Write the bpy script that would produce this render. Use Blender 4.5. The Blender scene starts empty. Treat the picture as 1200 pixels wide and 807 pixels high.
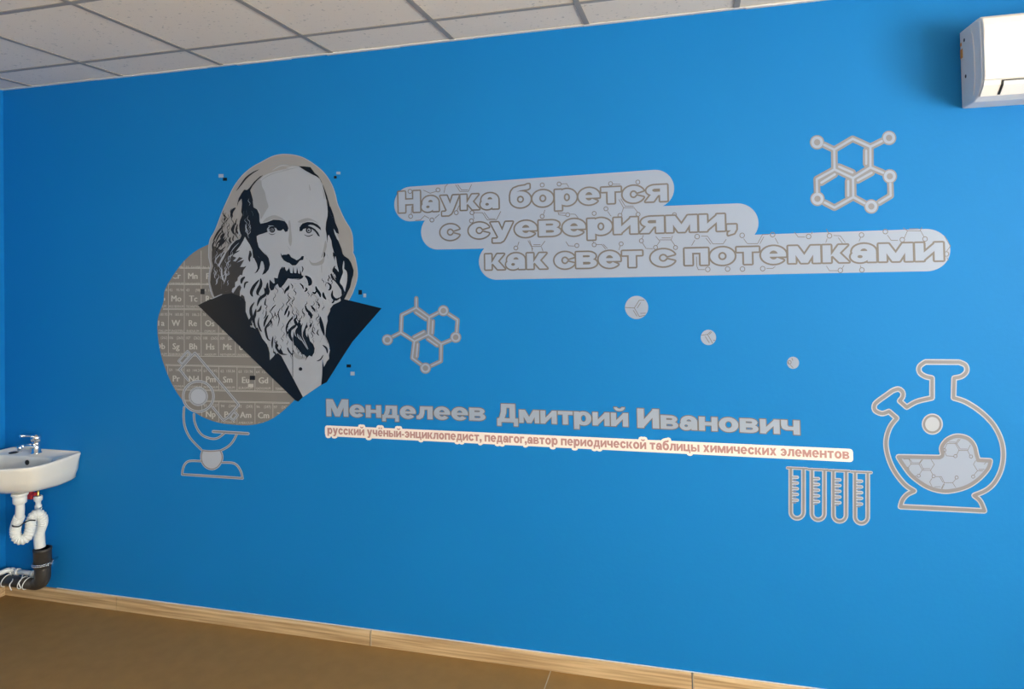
import bpy, bmesh, math, random
from mathutils import Vector, Matrix
from mathutils.geometry import tessellate_polygon, delaunay_2d_cdt

random.seed(7)
SC = bpy.context.scene
COL = SC.collection

# ------------------------------------------------------------------ camera
CAM = Vector((3.626615, -2.908519, 1.722788))
AX_R = Vector((0.96406084, 0.26494895, -0.01971663))
AX_U = Vector((0.02404775, -0.01311294, 0.99962481))
AX_F = Vector((-0.264591, 0.96417328, 0.0190131))
FPX, SX, SY = 811.27, -7.552, -109.972
cam_data = bpy.data.cameras.new('camera')
cam_data.sensor_fit = 'HORIZONTAL'
cam_data.sensor_width = 36.0
cam_data.lens = 36.0 * FPX / 1200.0
cam_data.shift_x = -SX / 1200.0
cam_data.shift_y = SY / 1200.0
cam_data.clip_start = 0.05
cam = bpy.data.objects.new('camera', cam_data)
COL.objects.link(cam)
m3 = Matrix((AX_R, AX_U, -AX_F)).transposed()
cam.matrix_world = Matrix.Translation(CAM) @ m3.to_4x4()
SC.camera = cam

# ------------------------------------------------------------------ world, lights, exposure
world = bpy.data.worlds.new('daylight_world')
SC.world = world
world.use_nodes = True
wn = world.node_tree.nodes
wn['Background'].inputs['Color'].default_value = (0.90, 0.95, 1.0, 1)
wn['Background'].inputs['Strength'].default_value = 1.6

def area_light(name, loc, rot, sx, sy, power, color):
    l = bpy.data.lights.new(name, 'AREA')
    l.shape = 'RECTANGLE'; l.size = sx; l.size_y = sy
    l.energy = power; l.color = color
    o = bpy.data.objects.new(name, l); COL.objects.link(o)
    o.location = loc; o.rotation_euler = rot
    return o
RW = 6.5      # right wall plane x
FW = -5.6     # front wall plane y (behind the camera)
H = 2.725     # ceiling height
# daylight entering through the three real windows of the right wall
WINY = [(-2.75, -1.45), (-4.15, -3.0), (-5.4, -4.4)]
WZ0, WZ1 = 0.85, 2.35
for a, b in WINY:
    area_light('window_daylight', (RW + 0.22, (a + b) / 2, (WZ0 + WZ1) / 2), (0, math.radians(90), 0), WZ1 - WZ0, b - a,
               135, (1.0, 0.975, 0.94))
sun = bpy.data.lights.new('sun', 'SUN'); sun.energy = 5.0; sun.angle = math.radians(0.6); sun.color = (1.0, 0.88, 0.70)
sun_o = bpy.data.objects.new('sun', sun); COL.objects.link(sun_o); sun_o.location = (9, -1, 6)
sun_o.rotation_euler = Vector((-1.0, -0.25, -1.0)).to_track_quat('-Z', 'Y').to_euler()
SC.view_settings.view_transform = 'Standard'
SC.view_settings.look = 'None'
SC.view_settings.gamma = 1.0
SC.view_settings.use_curve_mapping = False
SC.view_settings.exposure = 0.5

# ------------------------------------------------------------------ materials
def lin(c):
    return tuple((v / 255 / 12.92) if v / 255 <= 0.04045 else ((v / 255 + 0.055) / 1.055) ** 2.4 for v in c)

def mat(name, col, rough=0.5, metal=0.0, noise=0.0, nscale=8.0, bump=0.0, bscale=80.0, spec=0.5, coat=0.0):
    m = bpy.data.materials.new(name); m.use_nodes = True
    nt = m.node_tree; b = nt.nodes['Principled BSDF']
    b.inputs['Base Color'].default_value = (*col, 1)
    b.inputs['Roughness'].default_value = rough
    b.inputs['Metallic'].default_value = metal
    b.inputs['Specular IOR Level'].default_value = spec
    b.inputs['Coat Weight'].default_value = coat
    tc = nt.nodes.new('ShaderNodeTexCoord')
    if noise > 0:
        n = nt.nodes.new('ShaderNodeTexNoise'); n.inputs['Scale'].default_value = nscale; n.inputs['Detail'].default_value = 4
        nt.links.new(tc.outputs['Object'], n.inputs['Vector'])
        mx = nt.nodes.new('ShaderNodeMix'); mx.data_type = 'RGBA'
        mx.inputs['A'].default_value = (*[c * (1 - noise) for c in col], 1)
        mx.inputs['B'].default_value = (*[min(1, c * (1 + noise)) for c in col], 1)
        nt.links.new(n.outputs['Fac'], mx.inputs['Factor'])
        nt.links.new(mx.outputs['Result'], b.inputs['Base Color'])
    if bump > 0:
        n2 = nt.nodes.new('ShaderNodeTexNoise'); n2.inputs['Scale'].default_value = bscale; n2.inputs['Detail'].default_value = 3
        nt.links.new(tc.outputs['Object'], n2.inputs['Vector'])
        bp = nt.nodes.new('ShaderNodeBump'); bp.inputs['Strength'].default_value = bump; bp.inputs['Distance'].default_value = 0.002
        nt.links.new(n2.outputs['Fac'], bp.inputs['Height'])
        nt.links.new(bp.outputs['Normal'], b.inputs['Normal'])
    return m

M_BLUE = mat('blue_wall_paint', (0.0040, 0.197, 0.545), 0.6, noise=0.05, nscale=1.3, bump=0.25, bscale=60, spec=0.22)
M_CREAM_WALL = mat('pale_wall_paint', (0.66, 0.61, 0.52), 0.7, noise=0.03)
M_TILE = mat('ceiling_tile_board', (0.62, 0.59, 0.55), 0.9, bump=0.4, bscale=150)
M_GRID = mat('ceiling_grid_metal', (0.36, 0.325, 0.28), 0.5)
M_ANGLE = mat('white_wall_angle', (0.72, 0.72, 0.70), 0.5)
M_FLOOR = mat('brown_linoleum', (0.32, 0.178, 0.056), 0.6, noise=0.16, nscale=14, bump=0.2, bscale=200, spec=0.25)
M_SEAM = mat('pale_floor_seam', (0.45, 0.36, 0.25), 0.6)
M_PLENUM = mat('plenum_concrete', (0.25, 0.25, 0.25), 0.9)
M_FILM = mat('silver_grey_film', (0.30, 0.365, 0.49), 0.38, noise=0.02, nscale=5)
M_FACE = mat('light_print_grey', (0.345, 0.375, 0.43), 0.42, noise=0.02, nscale=20)
M_HALO = mat('warm_grey_print', (0.285, 0.28, 0.28), 0.42, noise=0.06, nscale=12)
M_SHADE = mat('mid_grey_print', (0.265, 0.28, 0.30), 0.42)
M_BROWN = mat('brown_grey_print', (0.155, 0.145, 0.135), 0.42)
M_OUT = mat('outline_grey_print', (0.215, 0.22, 0.245), 0.42)
M_TABLE = mat('table_brown_grey_print', (0.205, 0.193, 0.178), 0.42, noise=0.08, nscale=10)
M_TABLELINE = mat('table_pale_print', (0.50, 0.485, 0.45), 0.42)
M_EDGE = mat('pale_edge_print', (0.42, 0.465, 0.54), 0.42)
M_INK = mat('black_print', (0.003, 0.0032, 0.004), 0.28, spec=0.42)
M_GLAREHAIR = mat('glare_brown_print', (0.030, 0.024, 0.019), 0.28, spec=0.6)  # black hair print on the left side, warm glare mixed into its colour
M_STRIP = mat('glare_cream_film', (0.88, 0.81, 0.75), 0.4)  # strip film with the warm glare on it put into the colour
M_ROSE = mat('glare_rose_print', (0.46, 0.25, 0.24), 0.45)  # subtitle print, its pink warmth is glare put into the colour
M_NAME = mat('name_letter_film', (0.32, 0.385, 0.49), 0.42)
M_WHITEPL = mat('white_glossy_plastic', (0.84, 0.82, 0.78), 0.25)
M_SHADEPL = mat('shade_grey_plastic', (0.80, 0.80, 0.80), 0.4)  # casing's white plastic, toned greyer for the shade on side and louver
M_CERAMIC = mat('white_ceramic', (0.82, 0.79, 0.72), 0.12, coat=0.3)
M_CHROME = mat('chrome', (0.85, 0.86, 0.88), 0.08, metal=1.0)
M_PIPEW = mat('white_pipe_plastic', (0.82, 0.83, 0.80), 0.35)
M_PIPEG = mat('dark_grey_sewer_pipe', (0.042, 0.037, 0.032), 0.4)
M_BLACK = mat('black_rubber', (0.012, 0.012, 0.012), 0.5)
M_RED = mat('red_valve_paint', (0.42, 0.02, 0.02), 0.4)
M_BRASS = mat('brass', (0.55, 0.38, 0.12), 0.3, metal=1.0)
M_ORANGE = mat('orange_sticker', (0.75, 0.33, 0.06), 0.5)
M_PVC = mat('white_window_plastic', (0.8, 0.8, 0.8), 0.3)
M_DOOR = mat('white_door_board', (0.80, 0.74, 0.64), 0.4, noise=0.03)

# window glass
M_GLASS = bpy.data.materials.new('window_glass'); M_GLASS.use_nodes = True
_nt = M_GLASS.node_tree
_nt.nodes.remove(_nt.nodes['Principled BSDF'])
_t = _nt.nodes.new('ShaderNodeBsdfTransparent'); _t.inputs['Color'].default_value = (0.93, 0.95, 0.94, 1)
_g = _nt.nodes.new('ShaderNodeBsdfGlossy'); _g.inputs['Roughness'].default_value = 0.02
_x = _nt.nodes.new('ShaderNodeMixShader')
_x.inputs[0].default_value = 0.06; _nt.links.new(_t.outputs[0], _x.inputs[1]); _nt.links.new(_g.outputs[0], _x.inputs[2])
_nt.links.new(_x.outputs[0], _nt.nodes['Material Output'].inputs['Surface'])

# wood look skirting: stretched noise
M_WOOD = bpy.data.materials.new('pale_wood_skirting'); M_WOOD.use_nodes = True
_nt = M_WOOD.node_tree; _b = _nt.nodes['Principled BSDF']; _b.inputs['Roughness'].default_value = 0.4
_tc = _nt.nodes.new('ShaderNodeTexCoord'); _mp = _nt.nodes.new('ShaderNodeMapping'); _mp.inputs['Scale'].default_value = (1.2, 30, 45)
_n = _nt.nodes.new('ShaderNodeTexNoise'); _n.inputs['Scale'].default_value = 2.2; _n.inputs['Detail'].default_value = 6
_cr = _nt.nodes.new('ShaderNodeValToRGB')
_cr.color_ramp.elements[0].position = 0.32; _cr.color_ramp.elements[0].color = (0.36, 0.22, 0.10, 1)
_cr.color_ramp.elements[1].position = 0.62; _cr.color_ramp.elements[1].color = (0.66, 0.47, 0.26, 1)
_nt.links.new(_tc.outputs['Object'], _mp.inputs['Vector']); _nt.links.new(_mp.outputs['Vector'], _n.inputs['Vector'])
_nt.links.new(_n.outputs['Fac'], _cr.inputs['Fac']); _nt.links.new(_cr.outputs['Color'], _b.inputs['Base Color'])

# ceiling tile: pin holes as dark flecks
_nt = M_TILE.node_tree; _b = _nt.nodes['Principled BSDF']
_tc = _nt.nodes.new('ShaderNodeTexCoord'); _oi = _nt.nodes.new('ShaderNodeObjectInfo')
_va = _nt.nodes.new('ShaderNodeVectorMath'); _va.operation = 'ADD'
_nt.links.new(_tc.outputs['Object'], _va.inputs[0]); _nt.links.new(_oi.outputs['Location'], _va.inputs[1])
_n = _nt.nodes.new('ShaderNodeTexNoise'); _n.inputs['Scale'].default_value = 60; _n.inputs['Detail'].default_value = 3
_nt.links.new(_va.outputs[0], _n.inputs['Vector'])
_cr = _nt.nodes.new('ShaderNodeValToRGB')
_cr.color_ramp.elements[0].position = 0.29; _cr.color_ramp.elements[0].color = (0.62, 0.56, 0.48, 1)
_cr.color_ramp.elements[1].position = 0.36; _cr.color_ramp.elements[1].color = (0.88, 0.79, 0.675, 1)
_nt.links.new(_n.outputs['Fac'], _cr.inputs['Fac']); _nt.links.new(_cr.outputs['Color'], _b.inputs['Base Color'])

# ------------------------------------------------------------------ basic helpers
def link(name, me, m, parent=None):
    o = bpy.data.objects.new(name, me); COL.objects.link(o)
    if m is not None: me.materials.append(m)
    if parent is not None: o.parent = parent
    return o

def tag(o, label=None, cat=None, group=None, kind=None):
    if label: o['label'] = label
    if cat: o['category'] = cat
    if group: o['group'] = group
    if kind: o['kind'] = kind
    return o

def thing(name, label, cat, loc=(0, 0, 0), group=None):
    o = bpy.data.objects.new(name, None); COL.objects.link(o)
    o.empty_display_size = 0.05
    o.location = loc
    return tag(o, label, cat, group)

class BM:
    """collects shapes and links them as one mesh object"""
    def __init__(self): self.bm = bmesh.new()
    def box(self, a, b, bevel=0.0):
        r = bmesh.ops.create_cube(self.bm, size=1.0)
        vs = r['verts']
        for v in vs:
            v.co = Vector([a[i] + (v.co[i] + 0.5) * (b[i] - a[i]) for i in range(3)])
        if bevel > 0:
            es = list({e for v in vs for e in v.link_edges})
            bmesh.ops.bevel(self.bm, geom=es, offset=bevel, segments=2, profile=0.5, affect='EDGES')
        return self
    def tube(self, pts, rad, seg=16, cap=True):
        pts = [Vector(p) for p in pts]
        if not hasattr(rad, '__len__'): rad = [rad] * len(pts)
        up = None; rings = []
        for i, p in enumerate(pts):
            d = (pts[min(i + 1, len(pts) - 1)] - pts[max(i - 1, 0)])
            if d.length < 1e-9: d = Vector((0, 0, 1))
            d.normalize()
            if up is None: up = d.orthogonal().normalized()
            up = (up - d * up.dot(d)).normalized(); s = d.cross(up)
            rings.append([self.bm.verts.new(p + (up * math.cos(2 * math.pi * k / seg) + s * math.sin(2 * math.pi * k / seg)) * rad[i]) for k in range(seg)])
        for a, b in zip(rings, rings[1:]):
            for k in range(seg):
                f = self.bm.faces.new((a[k], a[(k + 1) % seg], b[(k + 1) % seg], b[k])); f.smooth = True
        if cap:
            self.bm.faces.new(list(reversed(rings[0]))); self.bm.faces.new(rings[-1])
        return self
    def lathe(self, prof, c, axis='Z', seg=32):
        """prof = (radius, height) list, closed with caps"""
        pts = []; rr = []
        for r, h in prof:
            v = {'Z': Vector((0, 0, h)), 'Y': Vector((0, h, 0)), 'X': Vector((h, 0, 0))}[axis]
            pts.append(Vector(c) + v); rr.append(max(r, 1e-4))
        d = {'Z': Vector((0, 0, 1)), 'Y': Vector((0, 1, 0)), 'X': Vector((1, 0, 0))}[axis]
        up = d.orthogonal().normalized(); s = d.cross(up); rings = []
        for p, r in zip(pts, rr):
            rings.append([self.bm.verts.new(p + (up * math.cos(2 * math.pi * k / seg) + s * math.sin(2 * math.pi * k / seg)) * r) for k in range(seg)])
        for a, b in zip(rings, rings[1:]):
            for k in range(seg):
                f = self.bm.faces.new((a[k], a[(k + 1) % seg], b[(k + 1) % seg], b[k])); f.smooth = True
        self.bm.faces.new(list(reversed(rings[0]))); self.bm.faces.new(rings[-1])
        return self
    def build(self, name, m, parent=None, origin=None):
        bmesh.ops.recalc_face_normals(self.bm, faces=self.bm.faces)
        me = bpy.data.meshes.new(name)
        if origin is not None:
            for v in self.bm.verts: v.co -= Vector(origin)
        self.bm.to_mesh(me); self.bm.free()
        o = link(name, me, m, parent)
        if origin is not None: o.location = origin
        return o

def struct(o): o['kind'] = 'structure'; return o

# ------------------------------------------------------------------ the room
wall = struct(BM().box((-0.15, 0, 0), (RW + 0.15, 0.15, H + 0.3)).build('wall_back', M_BLUE))
DY0, DY1 = -1.95, -0.95          # unseen doorway, set in the left wall where the portrait mirrors it
lwb = BM()
lwb.box((-0.15, DY1, 0), (0, 0, H + 0.3)); lwb.box((-0.15, FW, 0), (0, DY0, H + 0.3)); lwb.box((-0.15, DY0, 2.1), (0, DY1, H + 0.3))
struct(lwb.build('wall_left', M_BLUE))
struct(BM().box((-0.15, FW - 0.15, 0), (RW + 0.15, FW, H + 0.3)).build('wall_front', M_CREAM_WALL))
unseen_door = struct(BM().box((-0.06, DY0 + 0.04, 0.005), (-0.02, DY1 - 0.04, 2.06), 0.003).build('unseen_door_1', M_DOOR))  # unseen, added to give a pale reflection in the portrait's black print
BM().tube([(-0.03, DY0 + 0.12, 1.0), (0.03, DY0 + 0.12, 1.0), (0.03, DY0 + 0.23, 1.0)], 0.009).build('door_handle', M_CHROME, unseen_door)
dfb = BM()
for a, b in [((-0.10, DY0, 0), (0.012, DY0 + 0.04, 2.1)), ((-0.10, DY1 - 0.04, 0), (0.012, DY1, 2.1)), ((-0.10, DY0, 2.06), (0.012, DY1, 2.1))]: dfb.box(a, b)
dfb.build('door_frame', M_DOOR, unseen_door)
# right wall with window openings
rwb = BM()
rwb.box((RW, FW, 0), (RW + 0.3, 0, WZ0)); rwb.box((RW, FW, WZ1), (RW + 0.3, 0, H + 0.3))
edges = [0.0] + [v for w in WINY for v in (w[1], w[0])] + [FW]
for i in range(0, len(edges), 2):
    rwb.box((RW, edges[i + 1], WZ0), (RW + 0.3, edges[i], WZ1))
struct(rwb.build('wall_right', M_CREAM_WALL))
for i, (a, b) in enumerate(WINY):
    w = struct(BM().box((RW - 0.12, a - 0.05, WZ0 - 0.03), (RW + 0.16, b + 0.05, WZ0), 0.004).build('window_%d' % (i + 1), M_PVC))
    fb = BM(); x0, x1 = RW + 0.1, RW + 0.17
    mid = (a + b) / 2
    for (ya, yb, za, zb) in [(a, a + .06, WZ0 + .001, WZ1), (b - .06, b, WZ0 + .001, WZ1), (a + .061, mid - .051, WZ0 + .001, WZ0 + .06), (mid + .051, b - .061, WZ0 + .001, WZ0 + .06), (a + .061, mid - .051, WZ1 - .06, WZ1), (mid + .051, b - .061, WZ1 - .06, WZ1), (mid - .05, mid + .05, WZ0 + .001, WZ1)]:
        fb.box((x0, ya, za), (x1, yb, zb), 0.004)
    fb.build('window_frame', M_PVC, w)
    for (ya, yb) in [(a + .06, mid - .05), (mid + .05, b - .06)]:
        BM().box((RW + 0.13, ya, WZ0 + .06), (RW + 0.136, yb, WZ1 - .06)).build('pane', M_GLASS, w)

# floor: linoleum sheets with pale seams
floor = struct(BM().box((-0.15, FW - 0.15, -0.1), (RW + 0.3, 0.15, -0.002)).build('floor', M_PLENUM))
sx = [0.0, 2.994, 5.994, RW]
for a, b in zip(sx, sx[1:]):
    BM().box((a + 0.002, FW, -0.002), (b - 0.002, 0, 0.0), 0).build('floor_sheet', M_FLOOR, floor)
for a in sx[1:-1]:
    BM().box((a - 0.002, FW, -0.002), (a + 0.002, -0.013, 0.0005)).build('weld_seam', M_SEAM, floor)

# skirting
SKH = 0.066
def skirt_back(x0, x1):
    b = BM(); bm = b.bm
    prof = [(-0.001, 0.0), (-0.014, 0.0), (-0.014, SKH - 0.012), (-0.010, SKH - 0.003), (-0.006, SKH), (-0.001, SKH)]
    ra = [bm.verts.new((x0, y, z)) for y, z in prof]; rb = [bm.verts.new((x1, y, z)) for y, z in prof]
    n = len(prof)
    for k in range(n): bm.faces.new((ra[k], ra[(k + 1) % n], rb[(k + 1) % n], rb[k]))
    bm.faces.new(ra); bm.faces.new(list(reversed(rb)))
    return b
JX = [0.0, 0.742, 2.157, 3.572, 4.987, 6.402, RW]
bbk = struct(skirt_back(0.0, 0.741).build('baseboard_back', M_WOOD))
for a, b in zip(JX[1:], JX[2:]):
    skirt_back(a + 0.0015, b - 0.0015).build('skirting_piece', M_WOOD, bbk)
for x in (2.157, 3.572):
    BM().box((x + 0.002, -0.0155, 0.001), (x + 0.0075, -0.001, SKH + 0.001)).build('skirting_joiner', M_SEAM, bbk)
ca = BM(); ca.box((0.35, -0.005, SKH), (RW, -0.0005, SKH + 0.003)); ca.build('caulk_line', M_ANGLE, bbk)
bl = BM(); bl.box((0, FW, 0), (0.014, DY0, SKH), 0.003); bl.box((0, DY1, 0), (0.014, -0.0145, SKH), 0.003); struct(bl.build('baseboard_left', M_WOOD))
struct(BM().box((RW - 0.014, FW, 0), (RW, -0.0145, SKH), 0.003).build('baseboard_right', M_WOOD))
bf = BM(); bf.box((0.0145, FW, 0), (RW - 0.0145, FW + 0.014, SKH), 0.003)
struct(bf.build('baseboard_front', M_WOOD))

# ceiling: slab, lay-in tiles and T-bar grid
ceil = struct(BM().box((-0.15, FW - 0.15, H + 0.2), (RW + 0.3, 0.15, H + 0.3)).build('ceiling', M_PLENUM))
GX0, GD, P = 0.207 - 0.6, 0.264, 0.6
gx = [0.0]; x = 0.207
while x < RW - 0.05: gx.append(x); x += P
gx.append(RW)
gy = [0.0]; y = -GD
while y > FW + 0.05: gy.append(y); y -= P
gy.append(FW)
tile_cache = {}
for i in range(len(gx) - 1):
    for j in range(len(gy) - 1):
        xa, xb, ya, yb = gx[i], gx[i + 1], gy[j + 1], gy[j]
        w, d = xb - xa - 0.004, yb - ya - 0.004
        k = (round(w, 3), round(d, 3))
        if k not in tile_cache:
            t = BM().box((-w / 2, -d / 2, 0), (w / 2, d / 2, 0.014), 0.002)
            me = bpy.data.meshes.new('ceiling_tile'); t.bm.to_mesh(me); t.bm.free(); me.materials.append(M_TILE)
            tile_cache[k] = me
        o = bpy.data.objects.new('ceiling_tile', tile_cache[k]); COL.objects.link(o); o.parent = ceil
        o.location = ((xa + xb) / 2, (ya + yb) / 2, H + 0.002)
for xx in gx[1:-1]:
    BM().box((xx - 0.0115, FW, H - 0.0015), (xx + 0.0115, -0.012, H + 0.0015)).box((xx - 0.001, FW, H), (xx + 0.001, -0.012, H + 0.03)).build('grid_bar', M_GRID, ceil)
for yy in gy[1:-1]:
    for i in range(len(gx) - 1):
        BM().box((gx[i] + 0.0116, yy - 0.0115, H - 0.0012), (gx[i + 1] - 0.0116, yy + 0.0115, H + 0.0015)).build('cross_bar', M_GRID, ceil)
# wall angle around the room; on the mural wall its edge is slightly ragged with sealant
ab = BM()
xx = 0.0
while xx < RW:
    w = random.uniform(0.15, 0.5); t = random.uniform(0.003, 0.007)
    ab.box((xx, -0.018, H - t), (min(xx + w, RW), 0.0, H + 0.0005)); xx += w
tr = struct(ab.build('trim_1', M_ANGLE))
ab = BM(); ab.box((0, FW, H - 0.003), (0.02, -0.018, H)); ab.box((RW - 0.02, FW, H - 0.003), (RW, -0.018, H)); ab.box((0.02, FW, H - 0.003), (RW - 0.02, FW + 0.02, H))
struct(ab.build('trim_2', M_ANGLE))

# ------------------------------------------------------------------ flat print helpers
# Measured points of the prints are turned into metres on the wall plane y = 0 (X right, Z up).
def wp(px, py, Y=0.0):
    d = AX_F + AX_R * ((px - 600 - SX) / FPX) - AX_U * ((py - 403.5 - SY) / FPX)
    t = (Y - CAM.y) / d.y
    p = CAM + d * t
    return (p.x, p.z)

def fr(x0, y0, s):
    return lambda *c: [(x0 + c[i] / s, y0 + c[i + 1] / s) for i in range(0, len(c), 2)]

def smooth(pts, n=5, closed=False):
    out = []; N = len(pts)
    if N < 3: return list(pts)
    for i in range(N if closed else N - 1):
        g = (lambda k: pts[k % N]) if closed else (lambda k: pts[min(max(k, 0), N - 1)])
        p0, p1, p2, p3 = g(i - 1), g(i), g(i + 1), g(i + 2)
        for k in range(n):
            t = k / n
            out.append(tuple(0.5 * (2 * p1[a] + (p2[a] - p0[a]) * t + (2 * p0[a] - 5 * p1[a] + 4 * p2[a] - p3[a]) * t * t + (3 * p1[a] - p0[a] - 3 * p2[a] + p3[a]) * t ** 3) for a in (0, 1)))
    if not closed: out.append(pts[-1])
    return out

class Ink:
    """flat print layer: polygons in 2-D, either image-measured (px=True) or metres"""
    def __init__(self, px=True): self.v = []; self.f = []; self.px = px; self.loops = []; self.lift = {}
    def _add(self, pts): 
        b = len(self.v); self.v += pts; return b
    def poly(self, pts, solid=False):
        tris = tessellate_polygon([[Vector((p[0], p[1], 0)) for p in pts]])
        b = self._add(list(pts)); self.f += [tuple(b + i for i in t) for t in tris]
        if solid: self.loops.append([b + i for i in range(len(pts))])
        return self
    def disc(self, c, r, n=20, ry=None, solid=False):
        ry = ry or r
        pts = [(c[0] + r * math.cos(2 * math.pi * k / n), c[1] + ry * math.sin(2 * math.pi * k / n)) for k in range(n)]
        b = self._add(pts); self.f.append(tuple(range(b, b + n)))
        if solid: self.loops.append([b + i for i in range(n)])
        return self
    def ring(self, c, r0, r1, n=24):
        a = self._add([(c[0] + r0 * math.cos(2 * math.pi * k / n), c[1] + r0 * math.sin(2 * math.pi * k / n)) for k in range(n)])
        b = self._add([(c[0] + r1 * math.cos(2 * math.pi * k / n), c[1] + r1 * math.sin(2 * math.pi * k / n)) for k in range(n)])
        for k in range(n): self.f.append((a + k, a + (k + 1) % n, b + (k + 1) % n, b + k))
        return self
    def line(self, pts, w, closed=False, caps=True, nd=8):
        N = len(pts)
        for i in range(N if closed else N - 1):
            p, q = pts[i], pts[(i + 1) % N]
            dx, dy = q[0] - p[0], q[1] - p[1]; L = math.hypot(dx, dy)
            if L < 1e-9: continue
            nx, ny = -dy / L * w / 2, dx / L * w / 2
            b = self._add([(p[0] + nx, p[1] + ny), (q[0] + nx, q[1] + ny), (q[0] - nx, q[1] - ny), (p[0] - nx, p[1] - ny)])
            self.f.append((b, b + 1, b + 2, b + 3))
        rng = range(N) if (closed or caps) else range(1, N - 1)
        for i in rng: self.disc(pts[i], w / 2, nd)
        return self
    def hair(self, pts, w, n=6, head=0.0):
        """tapered lock: thin tips, fullest around the middle"""
        s = smooth(pts, n); N = len(s); L = []; R = []
        for i, p in enumerate(s):
            t = i / (N - 1)
            hw = w / 2 * max(0.06, math.sin(math.pi * min(1, max(0, t))) ** 0.7) 
            if head: hw = w / 2 * max(0.05, (1 - abs(t - head) / max(head, 1 - head)))
            a, c = s[max(i - 1, 0)], s[min(i + 1, N - 1)]
            dx, dy = c[0] - a[0], c[1] - a[1]; l = math.hypot(dx, dy) or 1
            L.append((p[0] - dy / l * hw, p[1] + dx / l * hw)); R.append((p[0] + dy / l * hw, p[1] - dx / l * hw))
        a = self._add(L); b = self._add(R)
        for i in range(N - 1): self.f.append((a + i, a + i + 1, b + i + 1, b + i))
        return self
    def build(self, name, m, y, parent=None, thick=0.0, label=None):
        v2 = [Vector(wp(*p)) if self.px else Vector(p) for p in self.v]; F0 = []
        for f in self.f:
            ar = sum(v2[f[i]].x * v2[f[(i + 1) % len(f)]].y - v2[f[(i + 1) % len(f)]].x * v2[f[i]].y for i in range(len(f)))
            if abs(ar) > 1e-12: F0.append(list(f) if ar > 0 else list(reversed(f)))
        if self.lift:      # ready-made letters: each copy a hair in front of the one before
            V = [(p.x, -y - self.lift.get(i, 0.0), p.y) for i, p in enumerate(v2)]
            me = bpy.data.meshes.new(name); me.from_pydata(V, [], F0); me.update()
            return link(name, me, m, parent)
        # overlapping shapes of one layer are merged into one clean flat surface
        r = delaunay_2d_cdt(v2, [], F0, 1, 1e-6)
        V = [(p.x, -y, p.y) for p in r[0]]; F = []
        for f, src in zip(r[2], r[5]):
            if not src: continue
            ar = sum(V[f[i]][0] * V[f[(i + 1) % len(f)]][2] - V[f[(i + 1) % len(f)]][0] * V[f[i]][2] for i in range(len(f)))
            F.append(tuple(f) if ar > 0 else tuple(reversed(f)))
        if thick > 0:
            cnt = {}
            for f in F:
                for i in range(3): cnt[(f[i], f[(i + 1) % 3])] = 1
            rim = [e for e in cnt if (e[1], e[0]) not in cnt]
            b = len(V); back = {}
            for e in rim:
                for i in e:
                    if i not in back: back[i] = len(V); V.append((V[i][0], V[i][1] + thick, V[i][2]))
            for i, j in rim: F.append((j, i, back[i], back[j]))
        me = bpy.data.meshes.new(name); me.from_pydata(V, [], F); me.update()
        o = link(name, me, m, parent)
        if label: o['label'] = label
        return o

def clip_half(poly, a, b):
    """keep the side of line a->b where cross >= 0"""
    out = []
    def side(p): return (b[0] - a[0]) * (p[1] - a[1]) - (b[1] - a[1]) * (p[0] - a[0])
    for i in range(len(poly)):
        p, q = poly[i], poly[(i + 1) % len(poly)]; sp, sq = side(p), side(q)
        if sp >= 0: out.append(p)
        if sp * sq < 0:
            t = sp / (sp - sq); out.append((p[0] + (q[0] - p[0]) * t, p[1] + (q[1] - p[1]) * t))
    return out


# ------------------------------------------------------------------ air conditioner
def at(px, py, Y):
    x, z = wp(px, py, Y); return Vector((x, Y, z))
AX0, AX1 = 4.588, 5.42
ac = thing('air_conditioner', 'white wall air conditioner high on the blue wall at the right edge', 'air conditioner', (AX0, 0, 2.26))
def extrude_x(prof, x0, x1, bev=0.0):
    b = BM(); bm = b.bm
    ra = [bm.verts.new((x0, y, z)) for y, z in prof]; rb = [bm.verts.new((x1, y, z)) for y, z in prof]
    n = len(prof)
    for k in range(n): bm.faces.new((ra[k], ra[(k + 1) % n], rb[(k + 1) % n], rb[k]))
    f1 = bm.faces.new(ra); f2 = bm.faces.new(list(reversed(rb)))
    if bev: bmesh.ops.bevel(bm, geom=list(f1.edges) + list(f2.edges), offset=bev, segments=3, profile=0.5, affect='EDGES')
    return b
OR = (AX0, 0, 2.26)
# body (side cheeks visible), lower part of the profile holds the outlet
body = extrude_x([(-0.001, 2.545), (-0.15, 2.542), (-0.192, 2.525), (-0.196, 2.33), (-0.188, 2.305), (-0.150, 2.272), (-0.105, 2.263), (-0.001, 2.262)], AX0, AX1, 0.006).build('body', M_SHADEPL, ac, OR)
body.location = (0, 0, 0)
fp_ = extrude_x([(-0.150, 2.5435), (-0.185, 2.540), (-0.204, 2.528), (-0.211, 2.505), (-0.213, 2.42), (-0.209, 2.33), (-0.203, 2.318), (-0.185, 2.318), (-0.185, 2.50), (-0.150, 2.53)], AX0 + 0.003, AX1 - 0.003, 0.004).build('front_panel', M_WHITEPL, ac, OR)
fp_.location = (0, 0, 0)
def ac_part(bm_, name, m, parent=ac):
    o = bm_.build(name, m, parent, OR); o.location = (0, 0, 0); return o
ac_part(extrude_x([(-0.186, 2.316), (-0.203, 2.316), (-0.196, 2.300), (-0.160, 2.270), (-0.150, 2.2722), (-0.180, 2.300)], AX0 + 0.004, AX1 - 0.004), 'lower_fascia', M_WHITEPL)
ac_part(extrude_x([(-0.200, 2.3140), (-0.2040, 2.3140), (-0.1975, 2.2990), (-0.1650, 2.2720), (-0.1620, 2.2740), (-0.192, 2.301)], AX0 + 0.055, AX1 - 0.055), 'outlet_recess', M_BLACK)
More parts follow.
